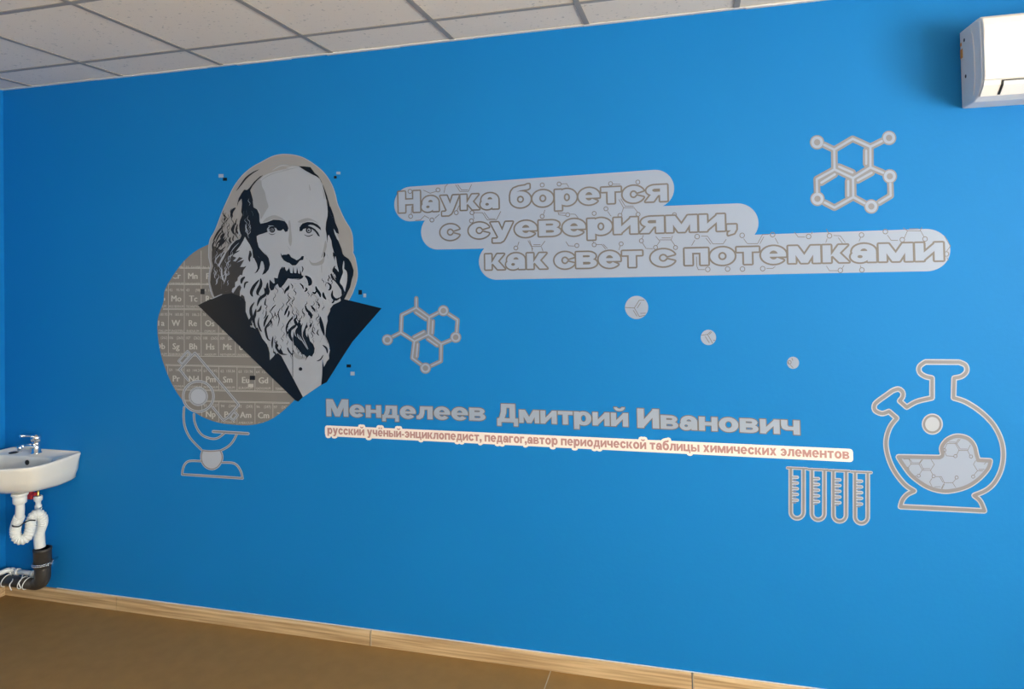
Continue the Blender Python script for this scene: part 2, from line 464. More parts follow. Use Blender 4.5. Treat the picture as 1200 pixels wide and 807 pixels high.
lv = ac_part(extrude_x([(-0.1990, 2.3095), (-0.2040, 2.3095), (-0.1995, 2.2978), (-0.1670, 2.2705), (-0.1640, 2.2730), (-0.194, 2.300)], AX0 + 0.062, AX1 - 0.062, 0.0008), 'louver', M_SHADEPL)
for (yy, zz) in [(-0.047, 2.503), (-0.050, 2.370)]:
    ac_part(BM().lathe([(0.0065, 0), (0.0065, 0.0015)], (AX0 - 0.001, yy, zz), 'X', 12), 'screw_hole', M_BLACK)
st = ac_part(BM().box((AX0 - 0.0012, -0.027, 2.445), (AX0 + 0.0005, -0.006, 2.478)), 'sticker', M_ORANGE)
ac_part(BM().box((AX0 - 0.0012, -0.020, 2.490), (AX0 + 0.0005, -0.008, 2.502)), 'warning_sticker', M_ORANGE)
rb_ = BM(); rb_.tube([(AX0 - 0.0005, -0.105, 2.53), (AX0 - 0.0005, -0.128, 2.49), (AX0 - 0.0005, -0.136, 2.42), (AX0 - 0.0005, -0.134, 2.34), (AX0 - 0.0005, -0.118, 2.285)], 0.0022, 8)
ac_part(rb_, 'side_rib', M_SHADEPL)

# ------------------------------------------------------------------ washbasin
SXC = 0.285
sink = thing('washbasin', 'white ceramic wall washbasin in the left corner', 'washbasin', (SXC, 0, 0.785))
def radial(poly, c, n):
    out = []
    for k in range(n):
        a = 2 * math.pi * k / n; dx, dy = math.cos(a), math.sin(a); best = None
        for i in range(len(poly)):
            p, q = poly[i], poly[(i + 1) % len(poly)]
            ex, ey = q[0] - p[0], q[1] - p[1]; den = dx * ey - dy * ex
            if abs(den) < 1e-12: continue
            t = ((p[0] - c[0]) * ey - (p[1] - c[1]) * ex) / den; u = ((p[0] - c[0]) * dy - (p[1] - c[1]) * dx) / den
            if t > 0 and -1e-6 <= u <= 1 + 1e-6: best = t if best is None else max(best, t)
        out.append((c[0] + dx * best, c[1] + dy * best))
    return out
half = [(0.236, -0.001), (0.243, -0.04), (0.256, -0.13), (0.259, -0.20), (0.255, -0.25), (0.240, -0.285), (0.195, -0.315), (0.11, -0.350), (0.0, -0.365)]
def dshape(k, kd, yc=0.0, inset=0.0):
    h = [(x * k, y * kd) for x, y in half]
    return [(SXC + x, y) for x, y in h] + [(SXC - x, y) for x, y in reversed(h[:-1])]
NS = 96; CC = (SXC, -0.17)
def ring_at(poly, z, zf=None, c=CC):
    return [(x, y, z if zf is None else zf(x, y)) for x, y in radial(poly, c, NS)]
def bowl_poly(s):
    pts = [(0.17, -0.118), (0.205, -0.150), (0.222, -0.20), (0.215, -0.255), (0.18, -0.295), (0.10, -0.325), (0, -0.335)]
    pts = [(SXC + x * s, -0.225 + (y + 0.225) * s) for x, y in pts]
    m = [(2 * SXC - x, y) for x, y in reversed(pts[:-1])]
    return pts + m + [(SXC - 0.08 * s, -0.225 + 0.113 * s), (SXC + 0.08 * s, -0.225 + 0.113 * s)]
fl_ = lambda z0, k: (lambda x, y: z0 + k * min(1, max(0, (-y - 0.10) / 0.25)))
rings = [
    ring_at(dshape(0.34, 0.62), 0.632), ring_at(dshape(0.55, 0.74), 0, fl_(0.634, 0.01)), ring_at(dshape(0.74, 0.86), 0, fl_(0.640, 0.025)),
    ring_at(dshape(0.835, 0.92), 0, fl_(0.655, 0.03)), ring_at(dshape(0.90, 0.96), 0, fl_(0.705, 0.012)), ring_at(dshape(0.975, 0.99), 0.765), ring_at(dshape(0.995, 1.0), 0.780),
    ring_at(dshape(0.993, 0.995), 0.787), ring_at(dshape(0.975, 0.98), 0.789), ring_at(dshape(0.955, 0.965), 0.786), ring_at(dshape(0.945, 0.955), 0.782),
]
inner = [ring_at(bowl_poly(1.03), 0.7815, None, (SXC, -0.225)), ring_at(bowl_poly(1.0), 0.779, None, (SXC, -0.225)), ring_at(bowl_poly(0.965), 0.765, None, (SXC, -0.225)), ring_at(bowl_poly(0.90), 0.715, None, (SXC, -0.225)), ring_at(bowl_poly(0.76), 0.672, None, (SXC, -0.225)), ring_at(bowl_poly(0.5), 0.652, None, (SXC, -0.225)), ring_at(bowl_poly(0.12), 0.645, None, (SXC, -0.225))]
sb = BM(); bm = sb.bm
vr = [[bm.verts.new(p) for p in r] for r in rings + inner]
for a, b in zip(vr, vr[1:]):
    for k in range(NS):
        f = bm.faces.new((a[k], a[(k + 1) % NS], b[(k + 1) % NS], b[k])); f.smooth = True
bm.faces.new(list(reversed(vr[0]))); bm.faces.new(vr[-1])
OS = (SXC, 0, 0.785)
def sk(b, name, m, parent=sink):
    o = b.build(name, m, parent, OS); o.location = (0, 0, 0); return o
sk(sb, 'basin', M_CERAMIC)
sk(BM().lathe([(0.013, 0), (0.013, 0.003), (0.008, 0.003)], (SXC + 0.008, -0.1205, 0.752), 'Y', 20), 'overflow_hole', M_BLACK)
sk(BM().lathe([(0.021, 0), (0.022, 0.003), (0.015, 0.004)], (SXC - 0.135, -0.075, 0.782), 'Z', 20), 'tap_hole_plug', M_BLACK)
sk(BM().lathe([(0.024, 0), (0.024, 0.004), (0.018, 0.005)], (SXC, -0.225, 0.645), 'Z', 24), 'drain', M_CHROME)
ml = thing('mixer_tap', 'chrome lever mixer tap on the washbasin ledge', 'tap', (SXC, -0.06, 0.783))
OT = (SXC, -0.06, 0.783)
def tp(b, name, m, parent=ml):
    o = b.build(name, m, parent, OT); o.location = (0, 0, 0); return o
tp(BM().lathe([(0.026, 0), (0.026, 0.005), (0.021, 0.008), (0.019, 0.05), (0.021, 0.062)], (SXC, -0.06, 0.783), 'Z', 28), 'tap_body', M_CHROME)
tp(BM().tube([(SXC, -0.07, 0.822), (SXC, -0.10, 0.832), (SXC, -0.13, 0.838), (SXC, -0.15, 0.837)], [0.014, 0.0115, 0.010, 0.010], 16), 'spout', M_CHROME)
tp(BM().lathe([(0.012, 0), (0.013, 0.02), (0.011, 0.024)], (SXC, -0.152, 0.818), 'Z', 20), 'aerator', M_CHROME)
tp(BM().lathe([(0.022, 0), (0.026, 0.010), (0.026, 0.024), (0.019, 0.036), (0.004, 0.041)], (SXC, -0.06, 0.846), 'Z', 28), 'tap_cap', M_CHROME)
tp(BM().tube([(SXC, -0.065, 0.872), (SXC, -0.10, 0.884), (SXC, -0.15, 0.894)], [0.009, 0.006, 0.0065], 12), 'lever', M_CHROME)

# ------------------------------------------------------------------ waste trap and pipes
def P3(frame, pts):
    """(zoomed x, zoomed y, distance from the wall) -> points in the room"""
    return [at(*frame(x, y)[0], -d) for x, y, d in pts]
S = fr(0, 570, 5.764)
def smooth3(pts, n=8):
    out = []
    for i in range(len(pts) - 1):
        p0, p1, p2, p3 = pts[max(i - 1, 0)], pts[i], pts[i + 1], pts[min(i + 2, len(pts) - 1)]
        for k in range(n):
            t = k / n
            out.append(0.5 * (2 * p1 + (p2 - p0) * t + (2 * p0 - 5 * p1 + 4 * p2 - p3) * t * t + (3 * p1 - p0 - 3 * p2 + p3) * t ** 3))
    out.append(pts[-1]); return out
trap = thing('waste_trap', 'white ribbed plastic waste hose looping below the washbasin', 'drain pipe', (SXC, -0.2, 0.3))
OTR = (SXC, -0.2, 0.3)
def trp(b, name, m, parent=trap):
    o = b.build(name, m, parent, OTR); o.location = (0, 0, 0); return o
pc = at(*S(134, 60)[0], -0.225)
trp(BM().lathe([(0.036, 0.014), (0.037, 0.004), (0.033, 0.000), (0.030, -0.006), (0.031, -0.012), (0.030, -0.034), (0.024, -0.04)], (pc.x, pc.y, pc.z - 0.0), 'Z', 28), 'coupling_nut', M_PIPEW)
path = P3(S, [(134, 95, .225), (136, 150, .22), (132, 205, .215)])
trp(BM().tube(smooth3(path), 0.0200, 20), 'inlet_tube', M_PIPEW)
path = smooth3(P3(S, [(132, 200, .215), (112, 250, .21), (103, 300, .205), (115, 345, .20), (150, 358, .19), (187, 335, .175), (205, 280, .16), (210, 230, .145), (228, 195, .13), (258, 183, .115), (284, 205, .10), (287, 245, .09), (272, 290, .08), (264, 320, .075)]), 14)
# arc-length resample with ribs
L = [0.0]
for a, b in zip(path, path[1:]): L.append(L[-1] + (b - a).length)
NR = 260; pts = []; rad = []; j = 0
for i in range(NR + 1):
    s = L[-1] * i / NR
    while j < len(L) - 2 and L[j + 1] < s: j += 1
    t = (s - L[j]) / max(1e-9, L[j + 1] - L[j]); pts.append(path[j].lerp(path[j + 1], t))
    rad.append(0.0235 + 0.0020 * math.sin(2 * math.pi * s / 0.011))
trp(BM().tube(pts, rad, 20), 'ribbed_hose', M_PIPEW)
path = P3(S, [(264, 318, .075), (266, 360, .072), (270, 408, .07)])
trp(BM().tube(smooth3(path), 0.026, 20), 'outlet_tube', M_PIPEW)
trp(BM().tube(smooth3(P3(S, [(84, 262, .235), (92, 270, .25), (130, 268, .25), (165, 243, .215), (200, 228, .19), (240, 228, .175)])), 0.0032, 8), 'tie_wire', M_BLACK)

sp_ = thing('sewer_pipe', 'dark grey sewer pipe rising from the floor to the white hose', 'pipe', (0.30, -0.07, 0))
OP = (0.30, -0.07, 0)
def spp(b, name, m, parent=sp_):
    o = b.build(name, m, parent, OP); o.location = (0, 0, 0); return o
top = at(*S(280, 412)[0], -.07); xv = at(*S(288, 560)[0], -.07).x
R_ = 0.035
zc = 0.110
spp(BM().tube([(xv, -.07, top.z), (xv, -.07, 0.22)], R_, 28), 'riser', M_PIPEG)
spp(BM().lathe([(0.036, 0), (0.041, 0.004), (0.041, 0.085), (0.043, 0.088), (0.043, 0.098), (0.039, 0.10)], (xv, -.07, top.z - 0.10), 'Z', 28), 'socket', M_PIPEG)
el = [(xv, -.07, 0.24), (xv, -.07, 0.165), (xv - 0.006, -.07, 0.140), (xv - 0.022, -.07, 0.123), (xv - 0.05, -.07, zc)]
spp(BM().tube(smooth3([Vector(p) for p in el]), [0.037] * 20 + [0.037 - 0.0007 * k for k in range(13)], 28), 'elbow', M_PIPEG)
spp(BM().tube([(xv - 0.045, -.07, zc), (0.001, -.07, zc)], 0.027, 28), 'horizontal_run', M_PIPEG)
for k, xx in enumerate((xv - 0.10, 0.20, 0.09)):
    c = Vector((xx, -.07, zc)); pr = [c + Vector((0, math.cos(a) * 0.0300, math.sin(a) * 0.0300)) for a in [2 * math.pi * q / 28 for q in range(29)]]
    spp(BM().tube([p + Vector((0.01 * math.sin(q * 0.22), 0, 0)) for q, p in enumerate(pr)], 0.0025, 8), 'wire_tie', M_PIPEW)
cz = at(*S(290, 515)[0], -.07).z
cl = thing('pipe_clamp', 'metal clamp holding the dark grey riser pipe to the blue wall', 'clamp', (xv, -.07, cz))
pr = [Vector((xv + math.cos(a) * 0.0455, -.07 + math.sin(a) * 0.0455, cz)) for a in [2 * math.pi * q / 28 for q in range(29)]]
b = BM()
for p, q in zip(pr, pr[1:]): b.tube([p + Vector((0, 0, -.004)), q + Vector((0, 0, -.004))], 0.003, 6).tube([p + Vector((0, 0, .004)), q + Vector((0, 0, .004))], 0.003, 6)
o = b.build('band', M_CHROME, cl, cl.location); o.location = (0, 0, 0)
o = BM().tube([(xv + 0.045, -.07, cz), (xv + 0.050, -.05, cz + 0.003), (xv + 0.02, 0.0, cz + 0.003)], 0.005, 10).lathe([(0.009, 0), (0.009, 0.01)], (xv + 0.055, -.068, cz + 0.002), 'X', 6).build('clamp_screw', M_CHROME, cl, cl.location); o.location = (0, 0, 0)

wpz = at(*S(150, 580)[0], -.03).z
wp_ = thing('water_pipe', 'thin white water pipe above the dark grey pipe in the corner', 'pipe', (0.12, -0.03, wpz))
def wpp(b, name, m):
    o = b.build(name, m, wp_, wp_.location); o.location = (0, 0, 0); return o
wpp(BM().tube(P3(S, [(262, 592, .03), (110, 573, .03)]), 0.0125, 16), 'pipe_run', M_PIPEW)
wpp(BM().tube(smooth3([at(*S(110, 573)[0], -.03), at(*S(70, 566)[0], -.035), at(*S(40, 568)[0], -.06), Vector((0.003, -.12, wpz - .01))]), 0.0125, 16), 'pipe_bend', M_PIPEW)
for x_ in (80, 118, 225):
    a, b_ = P3(S, [(x_ - 9, 568 + (x_ - 80) * .14, .03), (x_ + 9, 570 + (x_ - 80) * .14, .03)])
    wpp(BM().tube([a, b_], 0.0175, 16), 'pipe_fitting', M_PIPEW)
for (x0_, y0_) in ((138, 640), (75, 655)):
    pts = smooth3(P3(S, [(x0_ + 18, y0_ - 55, .045), (x0_ + 8, y0_ - 20, .10), (x0_ - 10, y0_ + 10, .122), (x0_ + 2, y0_ + 45, .12)]))
    wpp(BM().tube(pts, 0.0028, 8), 'tie_tail', M_PIPEW)

vp = at(*S(240, 45)[0], -.045)
vt = thing('water_valve', 'small valve with red lever above a white fitting under the washbasin', 'valve', tuple(vp))
def vv(b, name, m):
    o = b.build(name, m, vt, vt.location); o.location = (0, 0, 0); return o
vx = at(*S(258, 60)[0], -.045)
vv(BM().lathe([(0.007, -0.05), (0.007, 0.05)], (vx.x, -.045, vx.z), 'Z', 12).lathe([(0.011, -0.03), (0.011, -0.008)], (vx.x, -.045, vx.z), 'Z', 6), 'brass_stem', M_BRASS)
vv(BM().box((vp.x - 0.045, -.068, vp.z - 0.028), (vp.x - 0.003, -.052, vp.z + 0.034), 0.006).box((vp.x - 0.02, -.066, vp.z - .008), (vx.x, -.05, vp.z + .010), 0.004), 'red_lever', M_RED)
wf = at(*S(258, 100)[0], -.045)
vv(BM().lathe([(0.016, -0.045), (0.017, -0.02), (0.013, -0.015), (0.013, 0.0), (0.020, 0.006), (0.021, 0.026), (0.017, 0.03)], (wf.x, -.045, wf.z), 'Z', 20), 'white_fitting', M_PIPEW)
vv(BM().lathe([(0.010, 0), (0.010, 0.02), (0.006, 0.024)], (wf.x + 0.008, -.045, wf.z - .035), 'X', 12), 'drain_cock', M_CHROME)

# ------------------------------------------------------------------ heavy extended lettering (own glyph shapes, x-height = 1)
def _r(x0, y0, x1, y1): return ('p', [(x0, y0), (x1, y0), (x1, y1), (x0, y1)])
def _p(*c): return ('p', [(c[i], c[i + 1]) for i in range(0, len(c), 2)])
def _s(cx, cy, rx, ry, ix, iy, a0, a1): return ('s', cx, cy, rx, ry, ix, iy, a0, a1)
def _e(cx, cy, rx, ry, ix, iy): return ('e', cx, cy, rx, ry, ix, iy)
G = {
 'а': (1.10, [_r(.72, 0, 1.08, .62), _s(.57, .60, .51, .43, .15, .17, 0, 192), _e(.40, .30, .40, .33, .11, .09), _r(.40, .43, .80, .62)]),
 'б': (1.16, [_e(.58, .5, .58, .53, .20, .24), _p(.0, .5, .0, .78, .06, 1.05, .2, 1.24, .48, 1.35, .86, 1.4, .98, 1.47, 1.1, 1.47, 1.1, 1.22, 1.0, 1.15, .6, 1.1, .4, 1.02, .3, .86, .3, .6)]),
 'в': (1.10, [_r(0, 0, .36, 1), _s(.62, .735, .42, .265, .12, .065, -90, 90), _r(.3, .8, .62, 1), _r(.3, .47, .62, .67), _s(.64, .29, .46, .29, .13, .085, -90, 90), _r(.3, 0, .64, .205), _r(.3, .375, .64, .58)]),
 'г': (.85, [_r(0, 0, .36, 1), _r(0, .74, .85, 1)]),
 'д': (1.2, [_r(0, -.28, .26, .24), _r(.94, -.28, 1.2, .24), _r(0, 0, 1.2, .24), _r(.72, 0, 1.08, 1), _r(.28, .76, 1.08, 1), _p(.1, .2, .42, .2, .54, .5, .58, 1, .26, 1, .24, .6)]),
 'е': (1.14, [_s(.57, .5, .57, .53, .20, .27, 0, 322), _r(.2, .40, 1.135, .58)]),
 'ё': (1.14, [_s(.57, .5, .57, .53, .20, .27, 0, 322), _r(.2, .40, 1.135, .58), _r(.18, 1.18, .46, 1.42), _r(.66, 1.18, .94, 1.42)]),
 'и': (1.14, [_r(0, 0, .35, 1), _r(.79, 0, 1.14, 1), _p(.30, 0, .84, .60, .84, 1, .30, .40)]),
 'й': (1.14, [_r(0, 0, .35, 1), _r(.79, 0, 1.14, 1), _p(.30, 0, .84, .60, .84, 1, .30, .40), _s(.57, 1.42, .36, .28, .15, .10, 180, 360)]),
 'к': (1.12, [_r(0, 0, .36, 1), _p(.30, .30, .70, 1, 1.10, 1, .74, .54, 1.14, 0, .72, 0, .44, .38)]),
 'л': (1.10, [_r(.74, 0, 1.1, 1), _r(.24, .76, 1.1, 1), _p(-.03, 0, -.03, .25, .12, .3, .2, .5, .22, 1, .55, 1, .52, .45, .42, .12, .2, -.02)]),
 'м': (1.42, [_r(0, 0, .32, 1), _r(1.1, 0, 1.42, 1), _p(0, 1, 0, .9, .28, .55, .56, 0, .86, 0, 1.14, .55, 1.42, .9, 1.42, 1, 1.0, 1, .71, .46, .42, 1)]),
 'н': (1.12, [_r(0, 0, .36, 1), _r(.76, 0, 1.12, 1), _r(.3, .38, .8, .63)]),
 'о': (1.16, [_e(.58, .5, .58, .53, .20, .25)]),
 'п': (1.12, [_r(0, 0, .36, 1), _r(.76, 0, 1.12, 1), _r(0, .74, 1.12, 1)]),
 'р': (1.18, [_r(0, -.32, .36, 1), _e(.65, .5, .53, .53, .17, .26)]),
 'с': (1.08, [_s(.57, .5, .57, .53, .20, .25, 24, 336)]),
 'т': (1.02, [_r(0, .74, 1.02, 1), _r(.33, 0, .69, 1)]),
 'у': (1.16, [_p(0, 1, .40, 1, .60, .44, .78, 1, 1.16, 1, .76, -.02, .66, -.22, .5, -.33, .10, -.33, .10, -.09, .30, -.09, .39, .01)]),
 'х': (1.14, [_p(0, 1, .42, 1, .57, .74, .72, 1, 1.12, 1, .78, .52, 1.14, 0, .72, 0, .57, .28, .41, 0, 0, 0, .35, .52)]),
 'ц': (1.22, [_r(0, 0, .36, 1), _r(.72, 0, 1.08, 1), _r(0, 0, 1.22, .25), _r(.98, -.26, 1.22, .24)]),
 'ч': (1.06, [_r(.7, 0, 1.06, 1), _r(0, .6, .36, 1), _p(0, .62, .06, .40, .28, .30, .8, .30, .8, .55, .42, .55, .36, .65)]),
 'ы': (1.50, [_r(0, 0, .34, 1), _s(.62, .32, .40, .32, .12, .09, -90, 90), _r(.3, 0, .62, .23), _r(.3, .41, .62, .64), _r(1.14, 0, 1.48, 1)]),
 'э': (1.08, [_s(.5, .5, .57, .53, .20, .27, -152, 152), _r(.35, .40, 1.0, .60)]),
 'я': (1.12, [_r(.76, 0, 1.12, 1), _s(.5, .69, .44, .31, .14, .10, 90, 270), _r(.5, .79, .8, 1), _r(.5, .38, .8, .59), _p(0, 0, .42, 0, .68, .42, .32, .46)]),
 ',': (.40, [_p(0, .34, .40, .34, .40, .05, .30, -.18, .04, -.28, .04, -.14, .18, 0, 0, 0)]),
 '-': (.55, [_r(0, .32, .55, .55)]),
 'Н': (1.38, [_r(0, 0, .42, 1.42), _r(.96, 0, 1.38, 1.42), _r(.3, .55, 1.05, .86)]),
 'М': (1.66, [_r(0, 0, .36, 1.42), _r(1.30, 0, 1.66, 1.42), _p(0, 1.42, 0, 1.3, .34, .8, .66, 0, 1.0, 0, 1.32, .8, 1.66, 1.3, 1.66, 1.42, 1.18, 1.42, .83, .62, .48, 1.42)]),
 'Д': (1.50, [_r(0, -.3, .3, .3), _r(1.2, -.3, 1.5, .3), _r(0, 0, 1.5, .3), _r(.9, 0, 1.3, 1.42), _r(.3, 1.12, 1.3, 1.42), _p(.12, .2, .5, .2, .66, .7, .7, 1.42, .3, 1.42, .28, .8)]),
 'И': (1.38, [_r(0, 0, .42, 1.42), _r(.96, 0, 1.38, 1.42), _p(.36, 0, 1.02, .86, 1.02, 1.42, .36, .56)]),
 ' ': (.42, []),
}
def letters(root, text, a, b, xh, ow, gap, m_fill, m_out, y_fill, y_out):
    """each letter a part of its sticker, its printed outline a sub-part"""
    W = sum(G[c][0] for c in text) + gap * (len(text) - 1); pen = 0; n_ = 0
    for c in text:
        if c == ' ': pen += G[c][0] + gap; continue
        n_ += 1
        w = G[c][0]; f = Ink(False); o = Ink(False)
        p = lambda t: (a[0] + (b[0] - a[0]) * t / W, a[1] + (b[1] - a[1]) * t / W)
        set_text(f, o, c, p(pen), p(pen + w), xh, ow)
        lt_ = dec(f.build('letter', m_fill, y_fill, root), root)
        o.build('letter_outline', m_out, y_out + 0.00006 * (n_ % 3), lt_)
        pen += w + gap

def set_text(fill, outline, text, a, b, xh, ow, gap=.10, seg=26):
    """letters between the baseline points a and b (metres on the wall)"""
    W = sum(G[c][0] for c in text) + gap * (len(text) - 1)
    ux, uz = (b[0] - a[0]) / W, (b[1] - a[1]) / W
    def T(x, y): return (a[0] + ux * x, a[1] + uz * x + xh * y)
    pen = 0
    for c in text:
        w, prims = G[c]
        for q in prims:
            if q[0] == 'p':
                pts = [T(pen + x, y) for x, y in q[1]]; loops = [pts]
                fill.poly(pts)
            elif q[0] == 'e':
                _, cx_, cy_, rx, ry, ix, iy = q
                o = [T(pen + cx_ + rx * math.cos(2 * math.pi * k / seg), cy_ + ry * math.sin(2 * math.pi * k / seg)) for k in range(seg)]
                i_ = [T(pen + cx_ + ix * math.cos(2 * math.pi * k / seg), cy_ + iy * math.sin(2 * math.pi * k / seg)) for k in range(seg)]
                A = fill._add(o); B = fill._add(i_)
                for k in range(seg): fill.f.append((A + k, A + (k + 1) % seg, B + (k + 1) % seg, B + k))
                loops = [o, i_]
            else:
                _, cx_, cy_, rx, ry, ix, iy, a0, a1 = q
                n = max(6, int(seg * abs(a1 - a0) / 360))
                an = [math.radians(a0 + (a1 - a0) * k / n) for k in range(n + 1)]
                o = [T(pen + cx_ + rx * math.cos(t), cy_ + ry * math.sin(t)) for t in an]
                i_ = [T(pen + cx_ + ix * math.cos(t), cy_ + iy * math.sin(t)) for t in an]
                A = fill._add(o); B = fill._add(i_)
                for k in range(n): fill.f.append((A + k, A + k + 1, B + k + 1, B + k))
                loops = [o + list(reversed(i_))]
            if outline is not None:
                for lp in loops: outline.line(lp, ow * 2, closed=True, nd=8)
        pen += w + gap

# ------------------------------------------------------------------ motto banner
ban = thing('motto_sticker', 'long pale three-line motto sticker of joined rounded bars', 'sticker', (3.4, 0, 1.7))
def dec(o, root):
    if root: o.location = [-v for v in root.location]
    return o
def pill(ink, a, b, r, n=28):
    dx, dz = b[0] - a[0], b[1] - a[1]; t = math.atan2(dz, dx); pts = []
    for k in range(n + 1):
        u = t + math.pi / 2 + math.pi * k / n; pts.append((a[0] + r * math.cos(u), a[1] + r * math.sin(u)))
    for k in range(n + 1):
        u = t - math.pi / 2 + math.pi * k / n; pts.append((b[0] + r * math.cos(u), b[1] + r * math.sin(u)))
    ink.poly(pts, solid=True)
bk = Ink(False)
pill(bk, (2.385, 2.002), (3.470, 2.019), 0.0785)
pill(bk, (2.515, 1.872), (3.790, 1.866), 0.0795)
pill(bk, (2.785, 1.733), (4.457, 1.743), 0.0790)
dec(bk.build('backing', M_FILM, 0.0010, ban, thick=0.0007), ban)
B1 = fr(455, 195, 7.018); B2 = fr(620, 195, 6.456); B3 = fr(795, 240, 7.059); B4 = fr(950, 255, 7.059)
pat = Ink(); cir = Ink()
def L_(f, *segs):
    for s in segs: pat.line(f(*s), 0.75, nd=6)
def C_(f, *cs, r=2.35):
    for x, y in cs:
        c = f(x, y)[0]; cir.ring(c, r - .45, r + .45)
L_(B1, (395, 205, 345, 220, 290, 195), (490, 145, 470, 165, 460, 215), (555, 150, 590, 205, 660, 205, 685, 150), (572, 150, 603, 192, 655, 192), (300, 405, 335, 425), (385, 425, 420, 395), (225, 445, 265, 440, 300, 405), (700, 400, 705, 430), (700, 380, 775, 380, 815, 440, 890, 440, 925, 370), (790, 378, 828, 430, 880, 430), (585, 320, 565, 365), (1075, 620, 1065, 650), (1150, 610, 1190, 680), (195, 330, 190, 390))
C_(B1, (410, 193), (185, 410), (360, 440), (685, 447), (1050, 670), (180, 205), (560, 380), (690, 380))
L_(B2, (245, 132, 285, 130, 300, 155), (635, 133, 690, 135), (120, 330, 110, 360), (205, 290, 225, 365, 280, 372), (315, 360, 350, 362, 380, 400), (225, 352, 275, 352), (595, 340, 620, 375), (680, 250, 715, 312, 795, 312, 820, 345), (695, 245, 727, 300, 790, 300), (715, 312, 700, 355), (280, 570, 300, 600, 340, 602), (480, 555, 488, 575), (510, 590, 550, 590, 580, 625), (563, 590, 592, 620), (690, 600, 680, 630), (860, 580, 885, 620, 935, 622), (960, 530, 990, 565, 965, 600), (990, 555, 1075, 555, 1105, 600), (1005, 540, 1070, 540), (865, 520, 855, 545), (1085, 525, 1075, 555), (5, 560, 20, 605, 90, 605, 120, 565), (35, 592, 85, 592), (20, 605, 25, 640), (95, 610, 105, 640))
C_(B2, (100, 140), (228, 133), (617, 130), (823, 118), (100, 377), (293, 365), (493, 355), (582, 320), (688, 370), (825, 362), (1100, 365), (362, 598), (493, 592), (697, 585), (850, 562), (957, 612), (1108, 613))
L_(B3, (135, 292, 110, 335), (190, 258, 240, 258, 285, 322, 370, 322, 395, 285), (228, 275, 268, 325), (540, 280, 570, 320, 655, 320, 695, 245, 745, 244), (675, 320, 705, 265), (800, 275, 825, 320), (960, 225, 990, 265, 1045, 266), (1100, 240, 1108, 222), (150, 430, 152, 505, 165, 535, 215, 535), (730, 525, 780, 525, 800, 510))
C_(B3, (155, 262), (527, 252), (779, 246), (1077, 261), (243, 533), (407, 530), (530, 530), (697, 527), r=2.7)
L_(B4, (130, 95, 148, 130), (125, 205, 135, 175), (190, 147, 245, 150, 285, 205), (228, 165, 265, 215), (412, 165, 400, 195), (635, 145, 665, 187, 720, 187), (775, 165, 800, 108, 910, 110, 935, 155), (765, 85, 800, 108), (815, 92, 890, 92), (905, 105, 920, 78), (1105, 150, 1155, 235, 1125, 275), (130, 400, 155, 438, 225, 438), (260, 418, 275, 395), (410, 395, 415, 412), (1125, 330, 1140, 350))
C_(B4, (155, 150), (420, 143), (617, 115), (757, 182), (945, 176), (245, 435), (423, 432), (1122, 300), r=2.7)
tag(dec(pat.build('molecule_lines', M_BROWN, 0.0014, ban), ban), kind='stuff')
tag(dec(cir.build('molecule_rings', M_BROWN, 0.0015, ban), ban), kind='stuff')
Q1 = fr(450, 190, 3.4286); Q2 = fr(780, 190, 3.4286)
OWN = 0.0068
def word(t, x0, x1, z, xh):
    letters(ban, t, (x0 + OWN, z + OWN), (x1 - OWN, z + OWN), xh, OWN, .10, M_FILM, M_BROWN, 0.0022, 0.0018)
word('Наука', 2.322, 2.809, 1.959, 0.0655)
word('борется', 2.848, 3.527, 1.961, 0.0655)
word('с', 2.522, 2.624, 1.829, 0.0655)
word('суевериями,', 2.655, 3.792, 1.832, 0.0655)
word('как', 2.729, 3.018, 1.693, 0.0655)
word('свет', 3.038, 3.420, 1.693, 0.0655)
word('с', 3.441, 3.550, 1.695, 0.0655)
word('потемками', 3.577, 4.519, 1.697, 0.0655)

# ------------------------------------------------------------------ name lettering
N1 = fr(370, 455, 3.75); N2 = fr(680, 470, 3.636)
nm = thing('name_lettering', 'row of large grey-blue Cyrillic letters above the narrow cream sticker', 'lettering', (2.7, 0, 1.12))
for t, p, q, xh in (('Менделеев', N1(48, 121)[0], N1(747, 142)[0], .0555), ('Дмитрий', N1(798, 146)[0], N2(205, 108)[0], .0555), ('Иванович', N2(244, 112)[0], N2(936, 143)[0], .0555)):
    letters(nm, t, wp(*p), wp(*q), xh, .0032, .08, M_NAME, M_BROWN, 0.0014, 0.0010)

# ------------------------------------------------------------------ subtitle strip
sb_ = thing('subtitle_sticker', 'narrow cream sticker with a line of small pinkish letters', 'sticker', (3.0, 0, 1.02))
SUB = 'русский учёный-энциклопедист, педагог,автор периодической таблицы химических элементов'
a = wp(*N1(52, 199)[0]); b = wp(*N2(1147, 246)[0])
fi = Ink(False); ou = Ink(False); strip = Ink(False)
set_text(fi, ou, SUB, a, b, .0285, .0105, gap=.10, seg=14)
strip.line([(a[0] - .001, a[1] + .001), (b[0] + .001, b[1] + .001), (b[0] + .001, b[1] + .027), (a[0] - .001, a[1] + .027)], .024, closed=True, nd=16)
strip.poly([a, b, (b[0], b[1] + .027), (a[0], a[1] + .027)])
dec(strip.build('strip', M_STRIP, 0.0008, sb_), sb_)
dec(ou.build('letter_border', M_STRIP, 0.0011, sb_), sb_)
tag(dec(fi.build('lettering', M_ROSE, 0.0015, sb_), sb_), kind='stuff')

